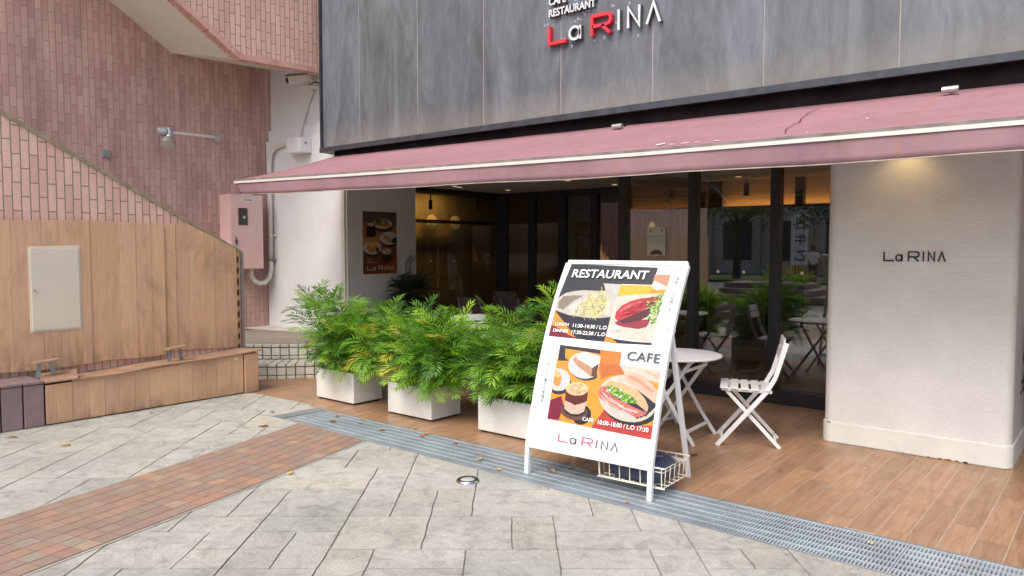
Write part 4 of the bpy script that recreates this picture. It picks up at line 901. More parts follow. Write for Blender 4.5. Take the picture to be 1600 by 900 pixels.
ART = [('dk', [(-0.432, 1.531), (0.26, 1.514), (0.258, 1.379), (0.025, 1.378), (0.016, 1.283), (0.0, 1.214), (0.006, 1.134), (0.0, 0.956), (-0.456, 0.962), (-0.448, 1.253)]), ('lg', [(-0.116, 1.379), (0.022, 1.376), (0.017, 1.282), (0.008, 1.2), (-0.084, 1.323)]), ('skin', [(0.251, 1.461), (0.366, 1.46), (0.364, 1.369), (0.256, 1.379)]), ('yel', [(0.023, 1.373), (0.257, 1.375), (0.362, 1.369), (0.357, 1.304), (0.224, 1.305), (0.017, 1.282)]), ('or', [(0.258, 1.343), (0.357, 1.361), (0.353, 1.318), (0.242, 1.319)]), ('wh2', [(0.247, 1.372), (0.261, 1.411), (0.362, 1.369), (0.361, 1.354), (0.294, 1.341)]), ('plate', [(0.016, 1.283), (0.099, 1.299), (0.223, 1.309), (0.354, 1.32), (0.346, 0.978), (0.214, 0.979), (0.061, 1.003), (0.006, 1.042), (0.006, 1.127), (0.0, 1.214)]), ('dk2', [(0.0, 0.956), (0.006, 0.999), (0.067, 0.981), (0.215, 0.974), (0.346, 0.976), (0.346, 0.96), (0.088, 0.952)]), ('or', [(0.0, 0.956), (0.003, 0.999), (0.034, 0.991), (0.111, 0.949)]), ('sauce', [(0.046, 1.101), (0.07, 1.106), (0.144, 1.122), (0.295, 1.131), (0.298, 1.114), (0.285, 1.079), (0.232, 1.061), (0.12, 1.067), (0.061, 1.081)]), ('dkred', [(0.066, 1.106), (0.172, 1.158), (0.275, 1.214), (0.296, 1.187), (0.276, 1.151), (0.219, 1.116), (0.115, 1.091)]), ('red', [(0.038, 1.172), (0.068, 1.218), (0.126, 1.254), (0.187, 1.275), (0.306, 1.295), (0.332, 1.274), (0.298, 1.237), (0.237, 1.194), (0.172, 1.158), (0.106, 1.126), (0.066, 1.106), (0.039, 1.129)]), ('red2', [(0.061, 1.188), (0.118, 1.228), (0.192, 1.257), (0.248, 1.267), (0.196, 1.239), (0.125, 1.202), (0.066, 1.167)]), ('bowl', [(-0.452, 1.156), (-0.452, 1.214), (-0.442, 1.261), (-0.401, 1.293), (-0.338, 1.309), (-0.259, 1.32), (-0.083, 1.319), (-0.005, 1.236), (0.006, 1.133), (-0.075, 1.119), (-0.185, 1.115), (-0.325, 1.126)]), ('bowl2', [(-0.439, 1.226), (-0.409, 1.267), (-0.329, 1.278), (-0.247, 1.278), (-0.316, 1.236), (-0.354, 1.196), (-0.386, 1.163), (-0.432, 1.176)]), ('bowl3', [(-0.349, 1.18), (-0.24, 1.255), (-0.124, 1.298), (-0.032, 1.25), (-0.001, 1.148), (-0.14, 1.126), (-0.286, 1.132)]), ('or', [(-0.451, 1.154), (-0.406, 1.117), (-0.354, 1.079), (-0.245, 0.98), (-0.216, 0.96), (-0.456, 0.962)]), ('mar', [(-0.454, 1.046), (-0.371, 1.022), (-0.294, 0.984), (-0.199, 0.959), (-0.456, 0.962)]), ('bk', [(-0.451, 1.154), (-0.325, 1.124), (-0.184, 1.114), (-0.075, 1.117), (0.007, 1.132), (0.003, 0.999), (-0.003, 0.955), (-0.143, 0.956), (-0.246, 0.987), (-0.363, 1.082)]), ('or2', [(-0.339, 0.907), (0.145, 0.896), (0.15, 0.812), (0.453, 0.8), (0.448, 0.372), (-0.336, 0.392)]), ('or3', [(-0.016, 0.898), (0.145, 0.896), (0.15, 0.812), (0.155, 0.759), (-0.005, 0.751)]), ('orb', [(0.004, 0.807), (0.145, 0.811), (0.195, 0.754), (0.1, 0.735), (0.025, 0.7)]), ('dk', [(-0.339, 0.907), (-0.016, 0.898), (-0.01, 0.87), (-0.148, 0.877), (-0.291, 0.884), (-0.275, 0.818), (-0.239, 0.802), (-0.33, 0.794)]), ('wood', [(0.09, 0.512), (0.145, 0.485), (0.27, 0.434), (0.453, 0.46), (0.448, 0.372), (0.011, 0.383)]), ('mar', [(-0.334, 0.521), (-0.253, 0.559), (-0.218, 0.49), (-0.244, 0.396), (-0.334, 0.394)]), ('dk', [(-0.005, 0.757), (-0.004, 0.739), (-0.004, 0.723), (-0.003, 0.71), (-0.021, 0.697), (-0.044, 0.688), (-0.071, 0.682), (-0.099, 0.681), (-0.128, 0.684), (-0.155, 0.69), (-0.18, 0.701), (-0.201, 0.715), (-0.218, 0.731), (-0.228, 0.749), (-0.232, 0.768), (-0.229, 0.787), (-0.221, 0.805), (-0.206, 0.82), (-0.186, 0.833), (-0.162, 0.842), (-0.134, 0.848), (-0.106, 0.848), (-0.077, 0.845), (-0.05, 0.838), (-0.025, 0.827), (-0.007, 0.813), (-0.006, 0.795), (-0.006, 0.776)]), ('plate2', [(-0.004, 0.773), (-0.003, 0.755), (-0.002, 0.738), (-0.016, 0.722), (-0.035, 0.709), (-0.059, 0.7), (-0.085, 0.694), (-0.113, 0.692), (-0.141, 0.695), (-0.168, 0.702), (-0.193, 0.713), (-0.214, 0.727), (-0.23, 0.744), (-0.24, 0.763), (-0.244, 0.783), (-0.242, 0.802), (-0.233, 0.821), (-0.219, 0.837), (-0.199, 0.85), (-0.175, 0.86), (-0.148, 0.865), (-0.12, 0.866), (-0.091, 0.863), (-0.065, 0.855), (-0.04, 0.844), (-0.02, 0.829), (-0.005, 0.812), (-0.004, 0.793)]), ('cake', [(-0.214, 0.814), (-0.19, 0.849), (-0.108, 0.796), (-0.006, 0.783), (-0.049, 0.713), (-0.096, 0.737), (-0.167, 0.772)]), ('white', [(-0.207, 0.851), (-0.126, 0.874), (-0.004, 0.852), (-0.003, 0.783), (-0.051, 0.772), (-0.108, 0.796), (-0.172, 0.818)]), ('brown', [(-0.051, 0.772), (-0.006, 0.806), (-0.009, 0.719), (-0.047, 0.713)]), ('dk', [(-0.19, 0.649), (-0.189, 0.633), (-0.192, 0.617), (-0.201, 0.602), (-0.214, 0.589), (-0.231, 0.578), (-0.25, 0.57), (-0.271, 0.566), (-0.293, 0.565), (-0.314, 0.568), (-0.333, 0.575), (-0.333, 0.586), (-0.333, 0.6), (-0.332, 0.616), (-0.333, 0.633), (-0.333, 0.65), (-0.333, 0.665), (-0.333, 0.68), (-0.333, 0.692), (-0.333, 0.701), (-0.323, 0.707), (-0.301, 0.711), (-0.279, 0.712), (-0.258, 0.708), (-0.238, 0.702), (-0.22, 0.692), (-0.206, 0.679), (-0.196, 0.665)]), ('plate2', [(-0.205, 0.675), (-0.204, 0.658), (-0.207, 0.641), (-0.215, 0.625), (-0.227, 0.612), (-0.242, 0.601), (-0.261, 0.593), (-0.281, 0.589), (-0.302, 0.588), (-0.323, 0.591), (-0.333, 0.6), (-0.332, 0.612), (-0.332, 0.627), (-0.333, 0.643), (-0.333, 0.661), (-0.333, 0.679), (-0.333, 0.695), (-0.333, 0.71), (-0.333, 0.723), (-0.333, 0.732), (-0.333, 0.738), (-0.314, 0.742), (-0.293, 0.742), (-0.272, 0.739), (-0.252, 0.731), (-0.235, 0.72), (-0.221, 0.707), (-0.211, 0.692)]), ('bun', [(-0.275, 0.677), (-0.273, 0.664), (-0.273, 0.653), (-0.275, 0.642), (-0.279, 0.632), (-0.284, 0.625), (-0.29, 0.62), (-0.298, 0.618), (-0.306, 0.619), (-0.314, 0.622), (-0.322, 0.628), (-0.329, 0.636), (-0.333, 0.646), (-0.333, 0.658), (-0.333, 0.67), (-0.333, 0.683), (-0.333, 0.695), (-0.333, 0.706), (-0.333, 0.715), (-0.333, 0.721), (-0.329, 0.726), (-0.322, 0.728), (-0.314, 0.728), (-0.305, 0.724), (-0.297, 0.718), (-0.29, 0.71), (-0.284, 0.7), (-0.279, 0.689)]), ('bunhi', [(-0.287, 0.705), (-0.286, 0.7), (-0.287, 0.695), (-0.289, 0.69), (-0.293, 0.686), (-0.297, 0.682), (-0.302, 0.68), (-0.308, 0.679), (-0.313, 0.679), (-0.319, 0.68), (-0.325, 0.682), (-0.33, 0.686), (-0.333, 0.69), (-0.333, 0.695), (-0.333, 0.701), (-0.333, 0.706), (-0.333, 0.711), (-0.333, 0.716), (-0.333, 0.72), (-0.329, 0.723), (-0.324, 0.725), (-0.318, 0.727), (-0.312, 0.727), (-0.306, 0.725), (-0.301, 0.723), (-0.296, 0.72), (-0.292, 0.715), (-0.289, 0.711)]), ('bk', [(-0.007, 0.435), (-0.014, 0.422), (-0.025, 0.41), (-0.038, 0.401), (-0.052, 0.394), (-0.068, 0.39), (-0.085, 0.39), (-0.1, 0.393), (-0.115, 0.399), (-0.127, 0.408), (-0.137, 0.419), (-0.144, 0.432), (-0.147, 0.447), (-0.147, 0.462), (-0.142, 0.476), (-0.135, 0.49), (-0.124, 0.501), (-0.111, 0.511), (-0.096, 0.517), (-0.08, 0.52), (-0.063, 0.521), (-0.048, 0.517), (-0.033, 0.511), (-0.021, 0.502), (-0.011, 0.491), (-0.005, 0.478), (-0.002, 0.464), (-0.002, 0.449)]), ('sauc', [(-0.031, 0.466), (-0.034, 0.453), (-0.043, 0.441), (-0.055, 0.431), (-0.072, 0.422), (-0.092, 0.416), (-0.114, 0.413), (-0.137, 0.412), (-0.161, 0.414), (-0.183, 0.419), (-0.202, 0.427), (-0.219, 0.436), (-0.231, 0.448), (-0.238, 0.46), (-0.24, 0.473), (-0.237, 0.486), (-0.228, 0.498), (-0.215, 0.509), (-0.198, 0.517), (-0.177, 0.523), (-0.155, 0.527), (-0.131, 0.527), (-0.108, 0.525), (-0.086, 0.519), (-0.067, 0.512), (-0.051, 0.502), (-0.04, 0.491), (-0.033, 0.478)]), ('bk', [(-0.046, 0.48), (-0.048, 0.47), (-0.055, 0.46), (-0.066, 0.452), (-0.08, 0.445), (-0.097, 0.44), (-0.116, 0.437), (-0.136, 0.437), (-0.156, 0.439), (-0.175, 0.443), (-0.191, 0.449), (-0.205, 0.457), (-0.216, 0.466), (-0.222, 0.476), (-0.224, 0.487), (-0.221, 0.497), (-0.214, 0.506), (-0.202, 0.515), (-0.188, 0.522), (-0.17, 0.526), (-0.151, 0.529), (-0.131, 0.529), (-0.111, 0.527), (-0.093, 0.523), (-0.077, 0.517), (-0.063, 0.509), (-0.053, 0.5), (-0.047, 0.49)]), ('milk', [(-0.219, 0.535), (-0.05, 0.552), (-0.057, 0.48), (-0.095, 0.456), (-0.157, 0.451), (-0.214, 0.477)]), ('coffee', [(-0.225, 0.613), (-0.052, 0.624), (-0.048, 0.552), (-0.068, 0.536), (-0.136, 0.51), (-0.171, 0.523), (-0.218, 0.531)]), ('foam', [(-0.051, 0.63), (-0.052, 0.62), (-0.056, 0.61), (-0.065, 0.6), (-0.077, 0.592), (-0.093, 0.584), (-0.11, 0.579), (-0.129, 0.576), (-0.149, 0.574), (-0.168, 0.575), (-0.186, 0.579), (-0.201, 0.584), (-0.213, 0.591), (-0.222, 0.6), (-0.226, 0.61), (-0.226, 0.62), (-0.221, 0.63), (-0.212, 0.64), (-0.2, 0.649), (-0.184, 0.656), (-0.166, 0.661), (-0.147, 0.665), (-0.127, 0.666), (-0.108, 0.664), (-0.091, 0.661), (-0.076, 0.655), (-0.064, 0.648), (-0.056, 0.64)]), ('foam2', [(-0.189, 0.621), (-0.151, 0.644), (-0.127, 0.629), (-0.154, 0.607)]), ('plate', [(0.145, 0.811), (0.453, 0.798), (0.453, 0.721), (0.194, 0.763)]), ('ham2', [(0.304, 0.796), (0.455, 0.777), (0.453, 0.738), (0.376, 0.764)]), ('bk', [(0.452, 0.565), (0.451, 0.534), (0.451, 0.508), (0.432, 0.483), (0.398, 0.462), (0.358, 0.447), (0.313, 0.438), (0.266, 0.436), (0.218, 0.441), (0.173, 0.454), (0.133, 0.473), (0.099, 0.497), (0.074, 0.526), (0.06, 0.558), (0.056, 0.591), (0.063, 0.624), (0.081, 0.655), (0.109, 0.681), (0.145, 0.702), (0.187, 0.717), (0.234, 0.725), (0.282, 0.725), (0.329, 0.718), (0.373, 0.704), (0.412, 0.684), (0.443, 0.659), (0.453, 0.629), (0.453, 0.597)]), ('plate', [(0.451, 0.572), (0.441, 0.542), (0.421, 0.514), (0.392, 0.491), (0.356, 0.473), (0.315, 0.461), (0.269, 0.457), (0.222, 0.459), (0.176, 0.469), (0.132, 0.485), (0.094, 0.508), (0.064, 0.535), (0.042, 0.567), (0.031, 0.6), (0.031, 0.634), (0.042, 0.666), (0.063, 0.695), (0.093, 0.719), (0.131, 0.736), (0.175, 0.747), (0.222, 0.751), (0.27, 0.746), (0.316, 0.735), (0.358, 0.717), (0.394, 0.694), (0.423, 0.666), (0.442, 0.636), (0.452, 0.604)]), ('plate3', [(0.423, 0.576), (0.414, 0.551), (0.397, 0.528), (0.372, 0.509), (0.341, 0.494), (0.306, 0.484), (0.267, 0.48), (0.226, 0.483), (0.187, 0.491), (0.15, 0.505), (0.117, 0.524), (0.091, 0.547), (0.073, 0.573), (0.063, 0.601), (0.063, 0.629), (0.072, 0.656), (0.09, 0.68), (0.116, 0.7), (0.148, 0.714), (0.185, 0.723), (0.225, 0.726), (0.266, 0.722), (0.306, 0.713), (0.342, 0.698), (0.373, 0.678), (0.397, 0.655), (0.415, 0.63), (0.423, 0.603)]), ('bk', [(0.102, 0.619), (0.194, 0.543), (0.328, 0.484), (0.39, 0.51), (0.46, 0.595), (0.426, 0.633), (0.268, 0.674)]), ('ham2', [(0.189, 0.762), (0.24, 0.776), (0.31, 0.764), (0.394, 0.714), (0.456, 0.662), (0.447, 0.589), (0.371, 0.63), (0.267, 0.683), (0.202, 0.719)]), ('ham3', [(0.224, 0.755), (0.315, 0.732), (0.421, 0.666), (0.404, 0.655), (0.311, 0.705), (0.223, 0.735)]), ('bread', [(0.07, 0.678), (0.106, 0.702), (0.187, 0.696), (0.299, 0.665), (0.364, 0.616), (0.395, 0.569), (0.391, 0.535), (0.314, 0.576), (0.179, 0.629), (0.085, 0.653)]), ('gr', [(0.084, 0.662), (0.112, 0.672), (0.195, 0.648), (0.279, 0.615), (0.316, 0.589), (0.295, 0.574), (0.228, 0.574), (0.144, 0.607), (0.091, 0.631)]), ('ham', [(0.025, 0.615), (0.035, 0.652), (0.083, 0.666), (0.095, 0.627), (0.166, 0.592), (0.248, 0.568), (0.318, 0.547), (0.391, 0.531), (0.379, 0.517), (0.318, 0.49), (0.236, 0.523), (0.157, 0.53), (0.081, 0.564), (0.037, 0.585)]), ('fat', [(0.039, 0.63), (0.127, 0.587), (0.232, 0.548), (0.34, 0.528), (0.323, 0.518), (0.215, 0.533), (0.11, 0.572)]), ('fat', [(0.031, 0.607), (0.133, 0.553), (0.196, 0.531), (0.187, 0.525), (0.103, 0.554)])]
K_FOAM = (-0.138, 0.62)
K_STEAK = [(0.048, 1.165), (0.084, 1.215), (0.189, 1.267), (0.3, 1.287), (0.318, 1.274), (0.284, 1.236), (0.171, 1.165), (0.077, 1.121)]
K_PASTA = [(-0.288, 1.139), (-0.27, 1.192), (-0.236, 1.24), (-0.189, 1.273), (-0.137, 1.286), (-0.137, 1.343), (-0.096, 1.311), (-0.056, 1.278), (-0.032, 1.235), (0.004, 1.149), (-0.078, 1.132), (-0.164, 1.128)]
K_GREEN = [(0.238, 1.248), (0.284, 1.265), (0.318, 1.302), (0.35, 1.318), (0.352, 1.247), (0.345, 1.19), (0.35, 1.121), (0.316, 1.098), (0.279, 1.137), (0.299, 1.173), (0.275, 1.214)]
K_SALAD = [(0.084, 0.662), (0.112, 0.672), (0.195, 0.648), (0.279, 0.615), (0.316, 0.589), (0.295, 0.574), (0.228, 0.574), (0.144, 0.607), (0.091, 0.631)]
K_HAM = [(0.037, 0.643), (0.084, 0.662), (0.096, 0.623), (0.167, 0.588), (0.249, 0.563), (0.319, 0.543), (0.378, 0.529), (0.317, 0.496), (0.235, 0.527), (0.156, 0.534), (0.08, 0.568)]
def inside(p, poly):
    c = False
    for i in range(len(poly)):
        a, b_ = poly[i], poly[i-1]
        if (a[1] > p[1]) != (b_[1] > p[1]) and p[0] < (b_[0]-a[0])*(p[1]-a[1])/(b_[1]-a[1]) + a[0]: c = not c
    return c
# A-frame sign ------------------------------------------------------
PZ = [0,.1,.22,.43,.6,.77,.95,1.12,1.29,1.46,1.55]; PY = [0,.003,.012,.072,.122,.18,.25,.33,.42,.53,.59]
ZZ = [i*0.01 for i in range(151)]
def interp(x, xs, ys):
    if x <= xs[0]: return ys[0] + (x - xs[0])*(ys[1]-ys[0])/(xs[1]-xs[0])
    for i in range(len(xs)-1):
        if x <= xs[i+1]: return ys[i] + (ys[i+1]-ys[i])*(x-xs[i])/(xs[i+1]-xs[i])
    return ys[-1]
YY = [interp(z, PZ, PY) for z in ZZ]
for _ in range(12): YY = [YY[0]] + [(YY[i-1] + YY[i] + YY[i+1])/3 for i in range(1, 150)] + [YY[150]]
SS = [0.0]
for i in range(150): SS.append(SS[-1] + math.hypot(0.01, YY[i+1]-YY[i]))
def sheet(u, s_, d=0.0):
    """point on the curved board: u across, s up along it, d proud of the face"""
    z = interp(s_, SS, ZZ); y = interp(z, ZZ, YY); y2 = interp(min(z+0.01, 1.5), ZZ, YY); y1 = interp(max(z-0.01, 0), ZZ, YY)
    t_ = Vector((0, y2-y1, 0.02)).normalized(); nn = Vector((0, -t_.z, t_.y)); return (u, y + nn.y*d, z + nn.z*d)
sg = thing('menu_sign', 'white A-frame menu board with restaurant and cafe food pictures standing on the drain', 'menu board', (-2.68, 3.965, 0), R(2.5))
m_signw = M('sign_white_frame', (0.80, 0.82, 0.84), 0.35, 0.03, 5)
def rail(mb, pts, w, d0, d1, lateral=True):
    """rail following the sheet: pts (u,s) polyline, width w in u or s"""
    vs = []
    for (u, s_) in pts:
        if lateral: vs += [sheet(u-w/2, s_, d0), sheet(u+w/2, s_, d0), sheet(u+w/2, s_, d1), sheet(u-w/2, s_, d1)]
        else: vs += [sheet(u, s_-w/2, d0), sheet(u, s_+w/2, d0), sheet(u, s_+w/2, d1), sheet(u, s_-w/2, d1)]
    n_ = len(pts); mb.add(vs, [(i*4+k, i*4+(k+1) % 4, (i+1)*4+(k+1) % 4, (i+1)*4+k) for i in range(n_-1) for k in range(4)] + [(0,3,2,1), ((n_-1)*4, (n_-1)*4+1, (n_-1)*4+2, (n_-1)*4+3)])
b = MB(); vs = []
for i in range(41):
    s_ = 0.195 + (1.545-0.195)*i/40; vs += [sheet(-0.46, s_, 0), sheet(0.46, s_, 0), sheet(0.46, s_, -0.012), sheet(-0.46, s_, -0.012)]
b.add(vs, [(i*4+k, i*4+(k+1) % 4, (i+1)*4+(k+1) % 4, (i+1)*4+k) for i in range(40) for k in range(4)] + [(0,3,2,1), (160,161,162,163)])
bd = b.build('board', M('sign_sheet', PAL['panel'], 0.3, 0.02, 3), sg, world=False, smooth=False)
for u in (-0.4625, 0.4625):
    b = MB(); rail(b, [(u, 0.0 + 1.535*i/40) for i in range(41)], 0.032, -0.022, 0.012); b.build('side_rail', m_signw, sg, world=False, bevel=0.004)
b = MB(); rail(b, [(-0.466 + 0.932*i/6, 1.545) for i in range(7)], 0.034, -0.022, 0.012, False); b.build('top_rail', m_signw, sg, world=False, bevel=0.007)
b = MB(); rail(b, [(-0.447 + 0.894*i/6, 0.199) for i in range(7)], 0.030, -0.018, 0.009, False); b.build('bottom_rail', m_signw, sg, world=False, bevel=0.003)
for u in (-0.45, 0.45):
    b = MB(); b.bar((u, 0.60, 0.0), (u, 0.30, 1.02), 0.026, 0.032, (1, 0, 0)); b.build('back_leg', m_signw, sg, world=False, bevel=0.003)
    b = MB(); b.tube([(u - 0.025, 0.30, 1.02), (u + 0.025, 0.30, 1.02)], 0.02, 12); b.build('hinge', m_silver, sg, world=False)
b = MB(); b.bar((-0.45, 0.56, 0.12), (0.45, 0.56, 0.12), 0.02, 0.02); b.build('cross_bar', m_signw, sg, world=False)
def facet(u, s_, d=0.0):
    k = math.floor(s_/0.03 + 1e-9); t_ = s_/0.03 - k; a_ = Vector(sheet(u, k*0.03, d)); b_ = Vector(sheet(u, (k+1)*0.03, d)); return tuple(a_.lerp(b_, t_))
A = Art(facet)
for col, pts in ART: A.poly(col, pts)
rnd = random.Random(15)
pasta_poly = K_PASTA; green_poly = K_GREEN
for k in range(230):
    while True:
        p = (rnd.uniform(-0.4, -0.05), rnd.uniform(1.08, 1.33))
        if inside(p, pasta_poly): break
    A.curl(rnd.choice(['pasta', 'pasta', 'pasta2', 'pasta3']), p[0], p[1], rnd.uniform(0.02, 0.05), rnd.uniform(0.0012, 0.0026), rnd.uniform(0, 6.28), rnd.uniform(-2.5, 2.5))
for k in range(150):
    while True:
        p = (rnd.uniform(0.1, 0.45), rnd.uniform(1.0, 1.35))
        if inside(p, green_poly): break
    A.blob(rnd.choice(['gr', 'gr2', 'gr', (0.05, 0.14, 0.03), (0.4, 0.55, 0.2)]), p[0], p[1], rnd.uniform(0.004, 0.010), rnd.uniform(0.004, 0.009), 7, 0.4, rnd)
for k in range(70):
    while True:
        p = (rnd.uniform(-0.1, 0.5), rnd.uniform(0.4, 0.9))
        if inside(p, K_SALAD): break
    A.blob(rnd.choice(['gr', 'gr2', (0.45, 0.6, 0.2), (0.05, 0.12, 0.02), 'white']), p[0], p[1], rnd.uniform(0.004, 0.010), rnd.uniform(0.003, 0.008), 7, 0.4, rnd)
for k in range(30):
    while True:
        p = (rnd.uniform(-0.1, 0.5), rnd.uniform(0.4, 0.9))
        if inside(p, K_HAM): break
    A.curl(rnd.choice(['fat', 'ham', (0.75, 0.3, 0.27), (0.5, 0.07, 0.06)]), p[0], p[1], rnd.uniform(0.02, 0.05), 0.0016, -0.6 + rnd.uniform(-0.4, 0.4), rnd.uniform(-0.8, 0.8))
for k in range(60):
    a = rnd.uniform(0, 6.28); q = rnd.random()**0.5; cx, cy = K_FOAM; A.curl(rnd.choice(['foam2', 'foam', (0.40, 0.22, 0.10), (0.22, 0.09, 0.04)]), cx + 0.058*q*math.cos(a), cy + 0.030*q*math.sin(a), rnd.uniform(0.006, 0.016), 0.0014, rnd.uniform(-0.5, 0.5), rnd.uniform(-1.5, 1.5))
for k in range(60):
    while True:
        p = (rnd.uniform(-0.1, 0.5), rnd.uniform(1.0, 1.35))
        if inside(p, K_STEAK): break
    A.curl(rnd.choice([(0.30, 0.02, 0.03), (0.52, 0.07, 0.07), (0.20, 0.012, 0.02)]), p[0], p[1], rnd.uniform(0.02, 0.05), 0.0014, 0.45 + rnd.uniform(-0.15, 0.15), rnd.uniform(-0.4, 0.2))
# steak glints and coffee foam ring
for k in range(40): A.blob((0.75, 0.3, 0.28), rnd.uniform(-0.02, 0.28), 0, 0.001, 0.001, 4, 0.2, rnd) if False else None
A.mb.build('food_pictures', m_art, bd, world=False)
def wr(txt, x0, x1, y0, y1, col, bold=0.02):
    T = MB(); T.tone = PAL[col]; fit_text(T, txt, x0, x1, y0, y1, lambda x, y, d: sheet(x, y, 0.0105), bold*0.55); T.build('text_line', m_print, bd, world=False)
wr('RESTAURANT', -0.388, 0.210, 1.414, 1.482, 'wtext', 0.03)
wr('LUNCH', -0.414, -0.300, 1.041, 1.064, 'wtext', 0.03); wr('11:30-14:30 / L.O 13:30', -0.265, 0.098, 1.037, 1.064, 'wtext', 0.03)
wr('DINNER', -0.416, -0.291, 0.994, 1.017, 'wtext', 0.03); wr('17:30-22:30 / L.O 20:30', -0.264, 0.097, 0.989, 1.016, 'wtext', 0.03)
wr('CAFE', 0.194, 0.427, 0.846, 0.906, 'text', 0.02)
wr('CAFE', -0.057, 0.028, 0.419, 0.443, 'wtext', 0.03); wr('10:00-18:00 / L.O 17:30', 0.061, 0.422, 0.412, 0.441, 'wtext', 0.03)
def vtext(mb, txt, x, y0, y1, size, to3, tone):
    n_ = len(txt)
    for i, ch in enumerate(txt):
        if ch == ' ': continue
        vs, fs = text_mesh(ch, size, 0.012*size); 
        if not vs: continue
        ax = min(v[0] for v in vs); bx = max(v[0] for v in vs); ay = min(v[1] for v in vs); by = max(v[1] for v in vs)
        cx, cy = (ax+bx)/2, (ay+by)/2; yy_ = y0 + (y1-y0)*i/(n_-1)
        if ch in '、。': cx, cy = cx - size*0.3, cy - size*0.25
        mb.tone = tone; mb.add([to3(x + v[0]-cx, yy_ + v[1]-cy, 0.0105) for v in vs], fs)
T = MB(); vtext(T, '特別、でも気取らずに。', 0.424, 1.428, 1.146, 0.025, sheet, PAL['text']); T.build('vertical_text', m_print, bd, world=False)
T = MB(); vtext(T, 'ふだんどおりの 豊かな時間を。', -0.397, 0.879, 0.481, 0.025, sheet, PAL['text']); T.build('vertical_text', m_print, bd, world=False)
for (nm, key, lines) in logo():
    T = MB(); T.tone = PAL['pink'] if key == 'red' else PAL['text']
    for pl_ in lines: stroke(T, pl_, 0.115 if key == 'red' else 0.12, lambda x, y, d: sheet(-0.222 + x*0.0655, 0.260 + y*0.053, 0.0105), 0)
    T.build('letter', m_print, bd, world=False)
# basket and weight behind the sign
bk = thing('wire_basket', 'cream wire basket hanging low behind the menu board', 'basket', (-2.68, 3.965, 0), R(2.5))
b = MB(); x0, x1, y0, y1, z0, z1 = 0.10, 0.60, 0.03, 0.40, 0.075, 0.205
x0 = 0.07; x1 = 0.545
for z in (z1,): b.tube([(x0,y0,z),(x1,y0,z),(x1,y1,z),(x0,y1,z),(x0,y0,z)], 0.0048, 6); b.tube([(x0+.015,y0+.015,z-.03),(x1-.015,y0+.015,z-.03),(x1-.015,y1-.015,z-.03),(x0+.015,y1-.015,z-.03),(x0+.015,y0+.015,z-.03)], 0.0035, 6)
b.build('rim', M('cream_wire', (0.74, 0.70, 0.60), 0.4), bk, world=False)
b = MB()
for i in range(7):
    x = x0 + 0.02 + (x1-x0-0.04)*i/6; b.tube([(x, y0, z1), (x, y0+0.008, z0), (x, y1-0.008, z0), (x, y1, z1)], 0.0034, 6)
for i in range(6):
    y = y0 + 0.02 + (y1-y0-0.04)*i/5; b.tube([(x0, y, z1), (x0+0.008, y, z0+.004), (x1-0.008, y, z0+.004), (x1, y, z1)], 0.0034, 6)
b.tube([(x0, y0+.01, z0),(x1, y0+.01, z0)], 0.0034, 6); b.build('wires', MATS['cream_wire'], bk, world=False)
wb = thing('weight_bag', 'dark blue plastic water weight lying in the wire basket', 'weight', (-2.68, 3.965, 0), R(2.5))
b = MB(); P = []
for (z, k) in ((0.083, 0.86), (0.10, 0.97), (0.15, 1.0), (0.19, 0.93), (0.215, 0.74)):
    for i in range(32):
        t_ = 2*math.pi*i/32; cx = math.copysign(abs(math.cos(t_))**0.5, math.cos(t_)); cy = math.copysign(abs(math.sin(t_))**0.5, math.sin(t_)); P.append((0.31 + 0.20*k*cx, 0.215 + 0.155*k*cy, z))
b.add(P, [(j*32+i, j*32+(i+1) % 32, (j+1)*32+(i+1) % 32, (j+1)*32+i) for j in range(4) for i in range(32)] + [tuple(range(31, -1, -1)), tuple(range(128, 160))])
wt = b.build('bag', M('navy_plastic', (0.035, 0.045, 0.085), 0.35, 0.2, 8), wb, world=False, smooth=True)
b = MB(); b.tube([(0.36, 0.10, 0.215), (0.38, 0.15, 0.235), (0.43, 0.24, 0.215)], 0.008, 8); b.build('seam_ridge', M('navy_light', (0.16, 0.18, 0.25), 0.35), wb, world=False)
# wall poster ------------------------------------------------------
ps = thing('wall_poster', 'dark food poster with cups and plates on the side wall left of the glass', 'poster', (-8.09, 6.87, 1.6))
def pw3(u, v, d=0.0): return (-8.092 + d, 6.565 + u*0.602, 1.178 + v*0.860)
b = MB(); b.box(-8.0995, -8.092, 6.565, 7.167, 1.178, 2.038); pb_ = b.build('sheet', m_indark, ps)
P = Art(pw3)
kk = lambda x, y: ((x-125)/392.0, (805-y)/730.0)
def PE(col, cx, cy, rx, ry, n=22):
    P.poly(tuple(q*0.95 for q in col), [(min(1, max(0, kk(cx + rx*math.cos(2*math.pi*k/n), cy)[0])), kk(cx, cy + ry*math.sin(2*math.pi*k/n))[1]) for k in range(n)], 9)
def PP(col, pts): P.poly(tuple(q*0.95 for q in col), [(min(1, max(0, kk(*q)[0])), min(1, max(0, kk(*q)[1]))) for q in pts], 9)
PP((0.10, 0.07, 0.065), [(125,75),(517,92),(517,260),(125,200)]); PP((0.34, 0.12, 0.03), [(125,200),(517,240),(517,500),(125,420)]); PP((0.42, 0.20, 0.06), [(125,380),(330,360),(420,480),(125,470)]); PP((0.17, 0.045, 0.02), [(125,470),(517,480),(517,805),(125,805)]); PP((0.30, 0.07, 0.02), [(400,700),(517,640),(517,805),(300,805)])
PE((0.02,0.015,0.015), 360, 250, 115, 60); PE((0.45,0.40,0.34), 350, 215, 115, 62); PE((0.20,0.10,0.05), 340, 200, 80, 40); PE((0.25,0.35,0.06), 355, 200, 25, 25); PE((0.35,0.16,0.07), 400, 235, 40, 18); PE((0.10,0.05,0.03), 300, 185, 35, 22)
